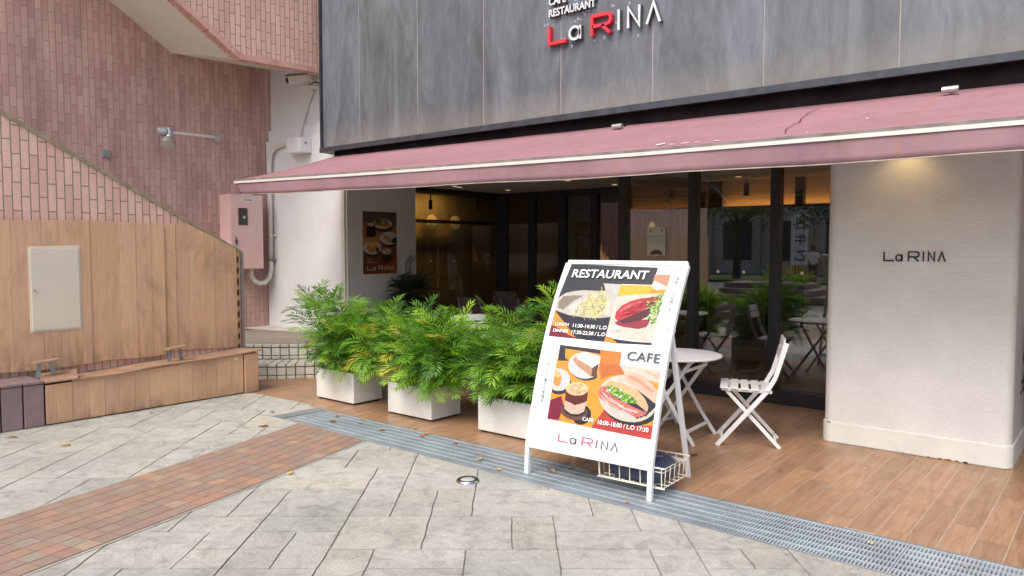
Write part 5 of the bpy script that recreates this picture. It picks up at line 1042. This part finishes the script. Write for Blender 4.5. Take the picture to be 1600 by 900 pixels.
PP((0.015,0.012,0.012), [(165,235),(260,235),(272,360),(215,382),(158,365)]); PE((0.012,0.01,0.01), 215, 232, 52, 38); PE((0.50,0.38,0.26), 212, 226, 42, 22)
PE((0.02,0.012,0.01), 430, 410, 110, 80); PE((0.50,0.46,0.42), 425, 385, 108, 78); PP((0.42,0.25,0.14), [(335,335),(430,360),(470,420),(450,440),(370,400)]); PP((0.03,0.015,0.012), [(460,395),(517,365),(517,440),(450,440)]); PP((0.30,0.12,0.05),[(270,305),(340,320),(345,345),(280,335)])
PE((0.02,0.012,0.01), 235, 530, 105, 75); PE((0.50,0.46,0.42), 228, 502, 105, 75); PE((0.42,0.20,0.07), 225, 490, 60, 65); PE((0.06,0.03,0.02), 290, 525, 20, 35); PE((0.55,0.33,0.15), 225, 465, 42, 32)
PP((0.04,0.02,0.015), [(330,540),(460,540),(450,650),(400,680),(340,660)]); PE((0.30,0.16,0.10), 394, 540, 64, 42); PE((0.55,0.42,0.28), 394, 540, 55, 34); PE((0.25,0.02,0.015), 378, 522, 15, 10); PE((0.20,0.10,0.05), 410, 548, 16, 8)
P.mb.build('food_picture', m_art, pb_)
for (nm, key, lines) in logo():
    T2 = MB(); T2.tone = (0.60, 0.58, 0.55)
    for pl_ in lines: stroke(T2, pl_, 0.13, lambda x, y, d: pw3(0.105 + x*0.1155, 0.055 + y*0.072, 0.0035), 0)
    T2.build('letter', m_print, pb_)
T2 = MB(); T2.tone = (0.40, 0.38, 0.36)
fit_text(T2, 'CAFE', 0.10, 0.24, 0.222, 0.245, lambda x, y, d: pw3(x, y, 0.0035), 0.01); T2.build('text_line', m_print, pb_); T2 = MB(); T2.tone = (0.40, 0.38, 0.36); fit_text(T2, 'RESTAURANT', 0.10, 0.455, 0.175, 0.197, lambda x, y, d: pw3(x, y, 0.0035), 0.01)
T2.build('text_line', m_print, pb_)
b = MB(); b.bar((-8.09, 7.33, 1.19), (-8.09, 7.33, 1.33), 0.012, 0.03, (0, 1, 0)); b.bar((-8.085, 7.33, 1.33), (-8.04, 7.41, 1.43), 0.012, 0.03, (0, 1, 0)); b.bar((-8.085, 7.40, 1.19), (-8.085, 7.40, 1.32), 0.012, 0.03, (0, 1, 0)); b.bar((-8.085, 7.33, 1.19), (-8.085, 7.41, 1.19), 0.012, 0.03, (1, 0, 0)); b.bar((-8.085, 7.40, 1.32), (-8.04, 7.48, 1.42), 0.012, 0.03, (0, 1, 0))
tag(b.build('wall_bracket', m_silver, None, bevel=0.003), 'bent grey metal bracket on the side wall right of the poster', 'bracket')
# ------------------------------------------------------------------ planters and shrubs
def leaf_mat(name, sat=1.0):
    m, n, l, p = nodes_of(name); at = n.new('ShaderNodeAttribute'); at.attribute_name = 'tone'
    l.new(at.outputs['Color'], p.inputs['Base Color']); p.inputs['Roughness'].default_value = 0.42
    tr = n.new('ShaderNodeBsdfTranslucent'); tcol = mix(n, l, 1.0, at.outputs['Color'], (1.3, 1.35, 0.6), 'MULTIPLY'); l.new(tcol, tr.inputs[0])
    ms = n.new('ShaderNodeMixShader'); ms.inputs[0].default_value = 0.35; l.new(p.outputs[0], ms.inputs[1]); l.new(tr.outputs[0], ms.inputs[2]); l.new(ms.outputs[0], n['Material Output'].inputs[0]); return m
m_leaf = leaf_mat('foliage_green')
def frond(mb, base, az_, el_, L, droop, col, rnd, ll=0.106, lw=0.0070, pairs=9):
    """pinnate frond: arched midrib with narrow pointed leaflets"""
    p = Vector(base); d = Vector((math.cos(az_)*math.cos(el_), math.sin(az_)*math.cos(el_), math.sin(el_))); side = Vector((-math.sin(az_), math.cos(az_), 0)); N = pairs + 3; st_ = L/N; tilt = rnd.uniform(-0.4, 0.4)
    mb.tone = (col[0]*0.8, col[1]*0.75, col[2]*0.8); path_ = [p.copy()]
    for i in range(N):
        e = el_ - droop*((i+1)/N)**1.3; dd = Vector((math.cos(az_)*math.cos(e), math.sin(az_)*math.cos(e), math.sin(e))); p = p + dd*st_; path_.append(p.copy())
        if i < 2: continue
        up = side.cross(dd).normalized(); sd = (side*math.cos(tilt) + up*math.sin(tilt)).normalized(); up = sd.cross(dd).normalized()*-1
        t_ = (i-2)/(N-3); sz = ll*(0.75 + 0.45*math.sin(math.pi*min(1, t_*0.9+0.15)))*rnd.uniform(0.85, 1.12)
        kk_ = rnd.uniform(0.85, 1.15); tip = 1.0 + 0.15*t_
        for sgn in (-1, 1):
            a = R(60 - 22*t_ + rnd.uniform(-5, 5)); ld_ = (sd*sgn*math.sin(a) + dd*math.cos(a) + up*rnd.uniform(0.0, 0.25)).normalized(); wv = ld_.cross(up).normalized()
            q0 = p; q1 = p + ld_*sz*0.38 - Vector((0,0,0.01))*sz; q2 = p + ld_*sz - Vector((0, 0, sz*rnd.uniform(0.02, 0.2)))
            mb.tone = (col[0]*kk_*tip, col[1]*kk_*tip, col[2]*kk_)
            mb.add([q0, q1 + wv*lw, q2, q1 - wv*lw], [(0, 1, 2), (0, 2, 3)])
        if i == N-1:
            q2 = p + dd*sz*0.9; mb.add([p, p + dd*sz*0.4 + sd*lw, q2, p + dd*sz*0.4 - sd*lw], [(0, 1, 2), (0, 2, 3)])
    mb.tone = (0.14*col[1]/0.25, 0.20*col[1]/0.25, 0.05)
    w = 0.0016
    for i in range(0, N-1, 2):
        a, b_ = path_[i], path_[min(i+2, N)]; mb.add([a + side*w, a - side*w, b_ - side*w*0.6, b_ + side*w*0.6], [(0, 1, 2, 3)])
def shrub(lab, x0, x1, y0, y1, z0, seed, hmax, ncane=13, sx=0.26, sy=0.16, dark=False, name='leafy_shrub', group='palm-leaved shrubs in the white planters', rich=1.0, fan=1.0, lean=False):
    rnd = random.Random(seed); t = thing(name, lab, 'shrub', ((x0+x1)/2, (y0+y1)/2, z0), 0, group)
    lf = MB(); cn_ = MB(); nfr = 0
    for c_ in range(ncane):
        bx = rnd.uniform(x0+0.05, x1-0.05); by = rnd.uniform(y0+0.05, y1-0.05); h = hmax*(rnd.uniform(0.3, 0.95) if c_ > 3 else rnd.uniform(0.8, 1.0))*(1.0 if not lean else (0.55 + 0.75*(bx-x0)/(x1-x0) if lean > 0 else 1.08 - 0.5*(bx-x0)/(x1-x0)))
        ox = (bx-(x0+x1)/2)*sx*3.2*fan + rnd.uniform(-sx, sx)*0.5; oy = (by-(y0+y1)/2)*1.1 + rnd.uniform(-sy, sy)*0.6
        pts = [Vector((bx, by, z0)), Vector((bx + ox*0.4, by + oy*0.4, z0 + h*0.55)), Vector((bx + ox, by + oy, z0 + h))]; cn_.tube(pts, [0.009, 0.007, 0.005], 6)
        for lev, frac in enumerate((1.0, 0.72, 0.45)):
            if rnd.random() < 0.15 and lev == 2: continue
            bp = pts[1].lerp(pts[2], (frac-0.55)/0.45) if frac > 0.55 else pts[0].lerp(pts[1], frac/0.55)
            nf = rnd.randint(9, 12) if lev == 0 else rnd.randint(5, 8)
            g0 = rnd.uniform(0, 6.28)
            for k in range(nf):
                a = g0 + k*2.39996; ring = k/nf
                el_ = R(80 - 62*ring + rnd.uniform(-8, 8)) if lev == 0 else R(rnd.uniform(5, 40))
                L = rnd.uniform(0.25, 0.36)*(1.0 if lev == 0 else 0.95)
                bz = (0.55 + 0.45*(bp.z - z0)/hmax)
                g_ = rnd.random()
                if dark: col = (0.018, 0.042, 0.016)
                elif g_ < 0.03: col = (0.44, 0.42, 0.06)
                elif g_ < 0.30: col = (0.27*rich, 0.46*rich, 0.05)
                elif g_ < 0.72: col = (0.155*rich, 0.34*rich, 0.045)
                else: col = (0.060, 0.165, 0.03)
                frond(lf, bp + Vector((0, 0, rnd.uniform(-0.02, 0.01))), a, el_, L, R(rnd.uniform(28, 72)), col, rnd); nfr += 1
    lf.build('foliage', m_leaf, t); cn_.build('canes', M('cane_bark', (0.16, 0.13, 0.07), 0.8, 0.3, 20), t); return t
def planter(lab, x0, x1, y0, y1, h, stones=False):
    t = thing('planter', lab, 'planter', ((x0+x1)/2, (y0+y1)/2, 0), 0, 'white planters along the deck edge')
    b = MB(); zb = 0.018; tt = 0.014
    b.box(x0, x1, y0, y0+tt, zb, h); b.box(x0, x1, y1-tt, y1, zb, h); b.box(x0, x0+tt, y0+tt, y1-tt, zb, h); b.box(x1-tt, x1, y0+tt, y1-tt, zb, h); b.box(x0+tt, x1-tt, y0+tt, y1-tt, zb, zb+0.02)
    b.build('box', m_planter, t, bevel=0.003)
    b = MB()
    for x in (x0+0.04, (x0+x1)/2, x1-0.04):
        for y in (y0+0.035, y1-0.035): b.box(x-0.02, x+0.02, y-0.02, y+0.02, 0.001, zb)
    b.build('feet', m_black, t)
    b = MB(); b.box(x0+tt, x1-tt, y0+tt, y1-tt, h-0.06, h-0.03); b.build('soil', m_soil, t)
    if stones:
        rnd = random.Random(4)
        for (sx_, sy_, r) in ((x1-0.20, y0+0.07, 0.075), (x1-0.07, y0+0.06, 0.055), (x0+0.3, y0+0.06, 0.04)):
            b = MB(); n_ = 10; P = []
            for (z, k) in ((-0.03, 0.8), (0.0, 1.0), (r*0.35, 0.85), (r*0.55, 0.45)):
                for i in range(n_): a = 2*math.pi*i/n_; P.append((sx_ + r*k*math.cos(a)*rnd.uniform(0.85, 1.1), sy_ + r*0.7*k*math.sin(a)*rnd.uniform(0.85, 1.1), h - 0.02 + z))
            b.add(P, [(j*n_+i, j*n_+(i+1) % n_, (j+1)*n_+(i+1) % n_, (j+1)*n_+i) for j in range(3) for i in range(n_)] + [tuple(range(3*n_, 4*n_))]); b.build('stone', m_stone, t)
    return t
planter('white box planter at the left end, nearest the tiled steps', -6.41, -5.81, 4.575, 4.935, 0.315)
planter('white box planter in the middle with grey stones on its soil', -5.305, -4.725, 4.575, 4.945, 0.298, True)
planter('white box planter on the right, partly hidden by the menu sign', -4.19, -3.61, 4.60, 4.96, 0.305)
shrub('bright green shrub in the left planter, in front of the white wall', -6.41, -5.81, 4.575, 4.935, 0.27, 44, 0.66, 22, fan=1.35)
shrub('bright green shrub in the middle planter, the widest of the three', -5.305, -4.725, 4.575, 4.945, 0.26, 52, 0.72, 21, rich=1.05, fan=1.0, lean=-1)
shrub('yellowing green shrub in the right planter behind the menu sign', -4.19, -3.61, 4.60, 4.96, 0.27, 63, 0.64, 20, rich=0.95, fan=1.3, lean=True)
# dark pot plant
t = thing('plant_pot', 'dark round pot by the side wall below the poster', 'plant pot', (-7.75, 7.0, 0))
b = MB(); b.lathe([(0.12, 0.36), (0.17, 0.62), (0.18, 0.68), (0.165, 0.68), (0.15, 0.63), (0.0, 0.63)], -7.72, 7.0, 24, cap=False); b.lathe([(0.10, 0.0), (0.12, 0.36)], -7.72, 7.0, 24); b.build('pot', m_black, t, smooth=True)
shrub('dark leaved plant in shade below the wall poster', -7.86, -7.58, 6.86, 7.14, 0.6, 77, 0.38, 5, sx=0.12, sy=0.1, dark=True, name='potted_plant', group=None)
t = thing('plant_pot', 'dark pot just right of the white pillar, at the edge of the photo', 'plant pot', (-0.42, 6.95, 0))
b = MB(); b.lathe([(0.14, 0.0), (0.20, 0.40), (0.185, 0.40), (0.17, 0.34), (0.0, 0.34)], -0.35, 7.0, 24, cap=False); b.build('pot', m_black, t, smooth=True)
shrub('brownish plant peeking out right of the white pillar', -0.5, -0.2, 6.85, 7.15, 0.35, 78, 0.42, 5, sx=0.12, sy=0.1, dark=True, name='potted_plant', group=None)

# ------------------------------------------------------------------ furniture
def folding_chair(name, lab, m_frame, m_slat, group, bh=0.84, plain=False):
    """faces +X; seat 0.45"""
    t = thing(name, lab, 'chair', (0, 0, 0), 0, group); W = 0.19
    for s in (-1, 1):
        y = s*W; b = MB()
        pts = [(0.235, y, 0.0), (-0.13, y, 0.44), (-0.19, y, 0.55), (-0.27, y, bh-0.02)]
        for p, q in zip(pts[:-1], pts[1:]): b.bar(p, q, 0.016, 0.034, (1, 0, 0.3))
        b.build('back_leg', m_frame, t, world=False, bevel=0.003)
        b = MB(); b.bar((-0.235, y*0.86, 0.0), (0.165, y*0.86, 0.432), 0.014, 0.028, (1, 0, 0.3)); b.build('front_leg', m_frame, t, world=False, bevel=0.003)
        b = MB(); b.bar((-0.17, y*0.93, 0.437), (0.205, y*0.93, 0.447), 0.014, 0.024); b.build('seat_rail', m_frame, t, world=False, bevel=0.002)
    for x, z, yy_ in ((0.20, 0.045, W), (-0.20, 0.045, W*0.86)):
        b = MB(); b.bar((x, -yy_, z), (x, yy_, z), 0.016, 0.016); b.build('stretcher', m_frame, t, world=False)
    for i in range(5):
        x = 0.185 - i*0.077; z = 0.460 - i*0.002
        b = MB(); b.box(x - 0.030, x + 0.030, -0.205, 0.205, z - 0.006, z + 0.006); b.build('seat_slat', m_slat, t, world=False, bevel=0.003)
    for z0, z1 in ((bh-0.14, bh-0.075), (bh-0.06, bh+0.005)) if not plain else ((bh-0.30, bh-0.215), (bh-0.205, bh-0.11), (bh-0.10, bh)):
        x0_ = interp(z0, [0.44, 0.55, bh-0.02], [-0.13, -0.19, -0.27]); x1_ = interp(z1, [0.44, 0.55, bh-0.02], [-0.13, -0.19, -0.27])
        b = MB(); b.prism([(x0_ + 0.008, -0.195, z0), (x0_ + 0.022, -0.195, z0), (x1_ + 0.022, -0.195, z1), (x1_ + 0.008, -0.195, z1)], (0, 0.39, 0)); b.build('back_slat', m_slat, t, world=False, bevel=0.003)
    return t
def bistro_table(name, lab, m_top, m_leg, group, r=0.36, h=0.68):
    t = thing(name, lab, 'table', (0, 0, 0), 0, group)
    b = MB(); b.lathe([(r-0.012, h-0.020), (r, h-0.014), (r, h-0.003), (r-0.008, h)], 0, 0, 56); b.build('tabletop', m_top, t, world=False)
    for s in (-1, 1):
        y = s*0.215
        b = MB(); b.bar((-0.25, y, 0.0), (0.21, y*0.95, h-0.02), 0.014, 0.030, (1, 0, 0.3)); b.build('leg', m_leg, t, world=False, bevel=0.003)
        b = MB(); b.bar((0.25, y*1.08, 0.0), (0.12, y*1.05, 0.19), 0.014, 0.028, (1, 0, 0.3)); b.bar((0.12, y*1.05, 0.19), (-0.16, y*1.0, h-0.02), 0.014, 0.028, (1, 0, 0.3)); b.build('leg', m_leg, t, world=False, bevel=0.003)
        b = MB(); b.bar((-0.19, y*0.95, h-0.028), (0.23, y*0.95, h-0.028), 0.02, 0.014); b.build('top_rail', m_leg, t, world=False)
    for p in ((0.235, 0.10), (-0.215, 0.06), (0.17, h-0.10)):
        b = MB(); b.bar((p[0]-0.05*(p[1] < 0.2)*(1 if p[0] > 0 else 0), -0.22, p[1]), (p[0]-0.05*(p[1] < 0.2)*(1 if p[0] > 0 else 0), 0.22, p[1]), 0.014, 0.022); b.build('cross_bar', m_leg, t, world=False)
    return t
m_wchair = M('white_chair_paint', (0.76, 0.76, 0.77), 0.42, 0.04, 8)
ch = folding_chair('folding_chair', 'white slatted folding chair facing the round table, right of it', m_wchair, m_wchair, 'white folding chairs'); ch.location = (-2.315, 5.735, 0); ch.rotation_euler = (0, 0, R(203))
def place(src, loc, rz, lab):
    o = copy_tree(src); o.location = loc; o.rotation_euler = (0, 0, R(rz)); o['label'] = lab; return o
tb1 = bistro_table('round_table', 'white round folding table between the menu sign and the white folding chair', m_wchair, m_wchair, 'white round tables'); tb1.location = (-2.84, 5.53, 0); tb1.rotation_euler = (0, 0, R(4))
place(ch, (-3.30, 5.80, 0), -8, 'white slatted folding chair mostly hidden behind the menu sign, left of the round table')
place(tb1, (-4.62, 5.62, 0), 20, 'white round folding table behind the right planter and its shrub')
place(ch, (-5.08, 5.62, 0), -20, 'white folding chair whose back shows above the middle shrub')
place(ch, (-4.02, 6.05, 0), 196, 'white folding chair behind the right shrub, left of the menu sign')
m_dframe = M('grey_chair_frame', (0.17, 0.18, 0.20), 0.45, 0.1, 8); m_dslat = M('dark_wood_slat', (0.085, 0.06, 0.052), 0.5, 0.3, 12)
dc = folding_chair('terrace_chair', 'dark slatted chair on the terrace with a grey frame, left one seen above the shrubs', m_dframe, m_dslat, 'dark slatted terrace chairs', 0.86, True); dc.location = (-7.0, 7.75, 0); dc.rotation_euler = (0, 0, R(95))
for loc, rz, lab in (((-6.55, 8.15, 0), 80, 'dark slatted terrace chair farther back, right of the left one'), ((-5.62, 6.35, 0), 60, 'dark slatted terrace chair right behind the white chair back'), ((-7.45, 8.6, 0), -80, 'dark slatted terrace chair at the far side of the left dark table'),
                     ((-5.6, 8.6, 0), -95, 'dark slatted terrace chair at the back right, before the glazing')): place(dc, loc, rz, lab)
m_dtop = M('dark_table_top', (0.05, 0.03, 0.025), 0.3, 0.3, 8)
dt = bistro_table('terrace_table', 'dark round table among the terrace chairs, left', m_dtop, m_dframe, 'dark terrace tables', 0.38, 0.70); dt.location = (-7.05, 8.35, 0)
place(dt, (-5.75, 7.2, 0), 30, 'dark round table among the terrace chairs, right')
place(dc, (-3.45, 8.6, 0), 100, 'dark slatted chair inside the right room, behind the glass')
# ground uplight
t = thing('ground_uplight', 'round steel uplight set into the grey paving', 'ground light', (-3.337, 3.561, 0))
b = MB(); b.lathe([(0.078, 0.001), (0.076, 0.012), (0.060, 0.020), (0.052, 0.017)], -3.337, 3.561, 36, cap=False); b.build('ring', M('polished_steel', (0.50, 0.50, 0.50), 0.22, 0.1, 10, metal=1.0), t, smooth=True)
b = MB(); b.lathe([(0.052, 0.010), (0.045, 0.017), (0.025, 0.021), (0.001, 0.022)], -3.337, 3.561, 36); b.build('lens', M('frosted_lens', (0.42, 0.42, 0.42), 0.15, 0.1, 20), t, smooth=True)
# fallen leaves
m_lf = [M('leaf_tan', (0.46, 0.30, 0.15), 0.8, 0.3, 60), M('leaf_brown', (0.26, 0.13, 0.06), 0.8, 0.3, 60), M('leaf_red', (0.52, 0.05, 0.03), 0.7, 0.2, 60), M('leaf_yellow', (0.62, 0.45, 0.12), 0.8, 0.2, 60)]
LV = [(-6.96,2.02,0,.07,'curled tan leaf at the left edge, before the plum tiles'),(-6.35,2.20,3,.06,'tan leaf on the paving before the boarded ledge'),(-7.0,3.16,0,.05,'pale leaf tucked at the foot of the boarded ledge'),(-6.15,3.89,1,.05,'small brown leaf left of the drain end'),
 (-5.72,3.53,0,.07,'pale flat leaf beside the tiled path near the drain'),(-4.37,2.90,3,.05,'small yellowish leaf on the paving right of the tiled path'),(-5.40,4.02,1,.06,'brown leaf on the left grate panel'),(-5.28,4.24,0,.05,'tan leaf at the deck edge before the left planter'),
 (-4.83,4.10,0,.05,'tan leaf on the grate before the middle planter'),(-4.44,4.24,0,.05,'tan leaf beside the red leaf'),(-4.42,4.17,2,.05,'red leaf on the grate'),(-4.05,4.18,1,.04,'small brown leaf on the grate before the right planter'),
 (-3.60,3.97,0,.06,'tan leaf on the grate left of the menu sign leg'),(-3.03,4.08,0,.065,'large tan leaf under the menu sign'),(-2.95,4.20,1,.04,'small brown leaf under the menu sign'),(-2.80,4.24,1,.05,'brown leaf at the deck edge under the menu sign'),
 (-2.30,3.86,0,.035,'small tan leaf on the grate by the right sign leg'),(-2.46,5.07,1,.07,'rust brown leaf on the deck behind the sign'),(-1.0,4.13,3,.03,'small yellow leaf on the grate before the pillar'),(-0.57,4.12,0,.03,'small tan leaf on the grate at the lower right'),
 (-3.34,3.87,0,.04,'tan leaf at the near rim of the grate'),(-5.66,3.85,0,.04,'tan leaf where the tiled path meets the drain'),(-5.15,4.12,1,.035,'dark leaf on the grate between the left planters'),(-4.66,4.32,0,.035,'tan leaf on the deck before the middle planter'),(-5.55,4.18,0,.05,'tan leaf on the left end of the grate')]
rnd = random.Random(19)
for (x, y, ci, r, lab) in LV:
    b = MB(); a0 = rnd.uniform(0, 6.28); n_ = 12; rim = []
    for k in range(n_):
        a = 2*math.pi*k/n_; rr = r*0.55*(1.0 + 0.25*math.cos(3*a)) * rnd.uniform(0.8, 1.1); xx, yy_ = rr*math.cos(a)*1.15, rr*math.sin(a)*0.62
        rim.append((x + xx*math.cos(a0) - yy_*math.sin(a0), y + xx*math.sin(a0) + yy_*math.cos(a0), 0.006 + abs(yy_)*0.5 + rnd.uniform(0, 0.004)))
    b.add([(x, y, 0.006)] + rim, [(0, 1+k, 1+(k+1) % n_) for k in range(n_)])
    tag(b.build('fallen_leaf', m_lf[ci]), lab, 'leaf', 'fallen leaves')

# ------------------------------------------------------------------ across the plaza, seen as reflections in the glass
def V(x, yv): return x, 14.7 - yv
far = thing('pale_office_block', 'pale office block across the plaza, mirrored in the glass front', 'building', (-12, -27, 0))
b = MB(); b.box(-34, 2, -30, -27, 0, 4.4); b.box(-34, -18, -30, -27.2, 4.4, 7.5); b.build('wall', M('far_wall', (0.58, 0.53, 0.45), 0.8, 0.15, 0.5), far)
for i in range(12):
    x = -33 + i*2.9; b = MB(); b.box(x, x+1.7, -27.02, -26.96, 0.8, 3.0); b.build('window', M('far_window', (0.05, 0.06, 0.07), 0.2), far)
    b = MB(); b.box(x+1.95, x+2.3, -26.99, -26.7, 0, 4.2); b.build('column', M('far_column', (0.50, 0.44, 0.36), 0.8), far)
def person(lab, x, y, h, shirt, female=False):
    t = thing('person', lab, 'person', (x, y, 0), R(180)); k = h/1.75
    def limb(name, pts, rs, mt, par=t):
        o = MB(); o.tube([(p[0]*k, p[1]*k, p[2]*k) for p in pts], [r*k for r in rs], 12); return o.build(name, mt, par, world=False, smooth=True)
    skin = M('skin', (0.50, 0.30, 0.21), 0.6, 0.05); hair = M('black_hair', (0.015, 0.012, 0.012), 0.5); tr = M('dark_trousers', (0.02, 0.022, 0.03), 0.8)
    me = bpy.data.meshes.new('body'); J = [(0,0,.93),(0,0,1.12),(0,0,1.36),(0,0,1.47),(0,-.01,1.60),(0,-.01,1.70),(-.17,0,1.38),(-.22,.02,1.12),(-.20,-.06,.90),(-.20,-.08,.80),(.17,0,1.38),(.22,.02,1.12),(.19,-.08,.92),(.18,-.12,.83),(-.09,0,.88),(-.10,.0,.48),(-.10,.03,.08),(-.10,-.12,.03),(.09,0,.88),(.10,-.03,.48),(.10,.03,.08),(.10,-.12,.03)]
    E_ = [(0,1),(1,2),(2,3),(3,4),(4,5),(2,6),(6,7),(7,8),(8,9),(2,10),(10,11),(11,12),(12,13),(0,14),(14,15),(15,16),(16,17),(0,18),(18,19),(19,20),(20,21)]
    RR = [.13,.12,.13,.05,.085,.07,.055,.042,.03,.035,.055,.042,.03,.035,.085,.055,.038,.035,.085,.055,.038,.035]
    me.from_pydata([(a*k, b_*k, c_*k) for a, b_, c_ in J], E_, []); me.materials.append(skin); o = bpy.data.objects.new('body', me); COL.objects.link(o); o.parent = t
    sk = o.modifiers.new('skin', 'SKIN'); o.modifiers.new('sub', 'SUBSURF').levels = 1
    for i, r in enumerate(RR): me.skin_vertices[0].data[i].radius = (r*k*0.95, r*k*0.8)
    me.skin_vertices[0].data[0].use_root = True
    s = limb('shirt', [(0,0,.90),(0,0,1.0),(0,0,1.2),(0,0,1.38),(0,0,1.45)], [.165,.165,.175,.18,.08], shirt); s.scale = (1.12, 0.72, 1)
    for q in (-1, 1): limb('sleeve', [(q*.12,0,1.40),(q*.19,.005,1.30),(q*.225,.015,1.16)], [.075,.07,.062], shirt); limb('trouser_leg', [(q*.085,0,.95),(q*.10,0,.5),(q*.10,.03,.09)], [.105,.08,.062], tr)
    o = MB(); o.lathe([(0.02*k, 1.50*k if female else 1.58*k), (0.11*k, 1.56*k), (0.118*k, 1.66*k), (0.09*k, 1.74*k), (0.02*k, 1.775*k)], 0, 0.012*k, 16); o.build('hair', hair, t, world=False, smooth=True)
    return t
m_tee = M('white_tee', (0.72, 0.72, 0.74), 0.85, 0.04); 
person('person in white T-shirt and dark trousers standing across the plaza, mirrored in the glass', -10.55, -16.3, 1.80, m_tee).rotation_euler = (0, 0, R(10))
person('person with long dark hair and white top standing across the plaza, mirrored in the glass', -10.15, -17.0, 1.62, m_tee, True).rotation_euler = (0, 0, R(-15))
m_flag = M('flag_cloth', (0.66, 0.68, 0.66), 0.85, 0.06)
for (x, y, lab) in ((-9.0, -12.0, 'white vertical banner mirrored in the glass left of the two people'), (-8.75, -16.2, 'white vertical banner mirrored in the glass right of the two people')):
    t = thing('banner_flag', lab, 'banner', (x, y, 0), 0, 'white banners across the plaza')
    b = MB(); b.tube([(x-0.32, y, 0), (x-0.32, y, 2.75)], 0.016, 8); b.build('pole', m_whitemetal, t)
    b = MB(); b.box(x-0.30, x+0.26, y-0.004, y+0.004, 0.9, 2.7); c_ = b.build('cloth', m_flag, t)
    b = MB(); b.tone = None
    vtext(b, '日牛乙', x, 2.35, 1.25, 0.42, lambda u, v, d: (x - (u - x), y + 0.012, v), (0.04, 0.04, 0.04)); b.build('characters', m_print, c_)
t = thing('slatted_barrier', 'yellow slatted barrier across the plaza, mirrored in the glass', 'barrier', (-10.2, -14.0, 0))
for i in range(12):
    b = MB(); b.box(-10.9 + i*0.12, -10.83 + i*0.12, -14.02, -13.98, 0.1, 0.95); b.build('slat', M('barrier_yellow', (0.62, 0.38, 0.05), 0.5), t)
b = MB(); b.box(-10.95, -9.45, -14.05, -13.95, 0.90, 0.98); b.box(-10.95, -9.45, -14.05, -13.95, 0.08, 0.14); b.build('rail', m_greymetal, t)
b = MB(); b.box(-20, -3, -24, -17.5, -0.02, 0.06); o = b.build('lawn', M('far_lawn', (0.07, 0.13, 0.03), 0.9, 0.4, 3)); struct(o)
def tree(x, y, h, cr, lab, seed):
    rnd = random.Random(seed); t = thing('plaza_tree', lab, 'tree', (x, y, 0), 0, 'trees across the plaza')
    b = MB(); b.tube([(x, y, 0), (x+0.05, y, h*0.3), (x-0.05, y+0.1, h*0.6), (x, y, h*0.85)], [0.20, 0.16, 0.11, 0.04], 10)
    for k in range(6):
        a = k*1.05 + rnd.random(); z0 = h*rnd.uniform(0.35, 0.6); b.tube([(x, y, z0), (x + cr*0.5*math.cos(a), y + cr*0.5*math.sin(a), z0 + h*0.18), (x + cr*0.85*math.cos(a), y + cr*0.85*math.sin(a), z0 + h*0.25)], [0.07, 0.04, 0.015], 6)
    b.build('trunk', M('tree_bark', (0.09, 0.07, 0.05), 0.9, 0.3, 8), t)
    c_ = MB(); cl = [(rnd.gauss(0, 0.42), rnd.gauss(0, 0.42), rnd.gauss(0, 0.33)) for _ in range(38)]
    for (cx, cy, cz) in cl:
        k = rnd.uniform(0.5, 1.2)
        for _ in range(70):
            p = Vector((x + (cx + rnd.gauss(0, 0.13))*cr, y + (cy + rnd.gauss(0, 0.13))*cr, h*0.68 + (cz + rnd.gauss(0, 0.10))*cr*0.9)); s = rnd.uniform(0.05, 0.10)
            a = Vector((rnd.uniform(-1, 1), rnd.uniform(-1, 1), rnd.uniform(-1, 1))).normalized()*s; bb = a.orthogonal().normalized()*s*0.6
            c_.tone = (0.05*k, 0.10*k, 0.025*k); c_.add([p-a, p+bb, p+a, p-bb], [(0, 1, 2, 3)])
    c_.build('crown', m_leaf, t)
for i, (x, y, h, cr, lab) in enumerate(((-6.2, -8.5, 4.8, 1.9, 'nearest tree across the plaza, mirrored left of the sky gap'), (-14.5, -19.5, 6.0, 2.4, 'tree behind the two people across the plaza'), (-8.5, -23.0, 6.5, 2.6, 'tree before the pale office block, middle'), (-19.5, -18.0, 6.0, 2.6, 'tree farthest left across the plaza'), (-2.5, -14.0, 6.0, 2.5, 'tree behind the camera, to the right'))): tree(x, y, h, cr, lab, 90 + i)
t = thing('plaza_seat_steps', 'low brown tiled seat steps across the plaza, mirrored in the glass', 'steps', (-5.6, -5.5, 0))
for i, z in enumerate((0.16, 0.32, 0.48)):
    b = MB(); b.box(-9.6, -6.4 - i*0.4, -8.5, -6.2 - i*0.4, z-0.16, z); b.build('step', mpl, t, bevel=0.01)
bpy.context.view_layer.update()
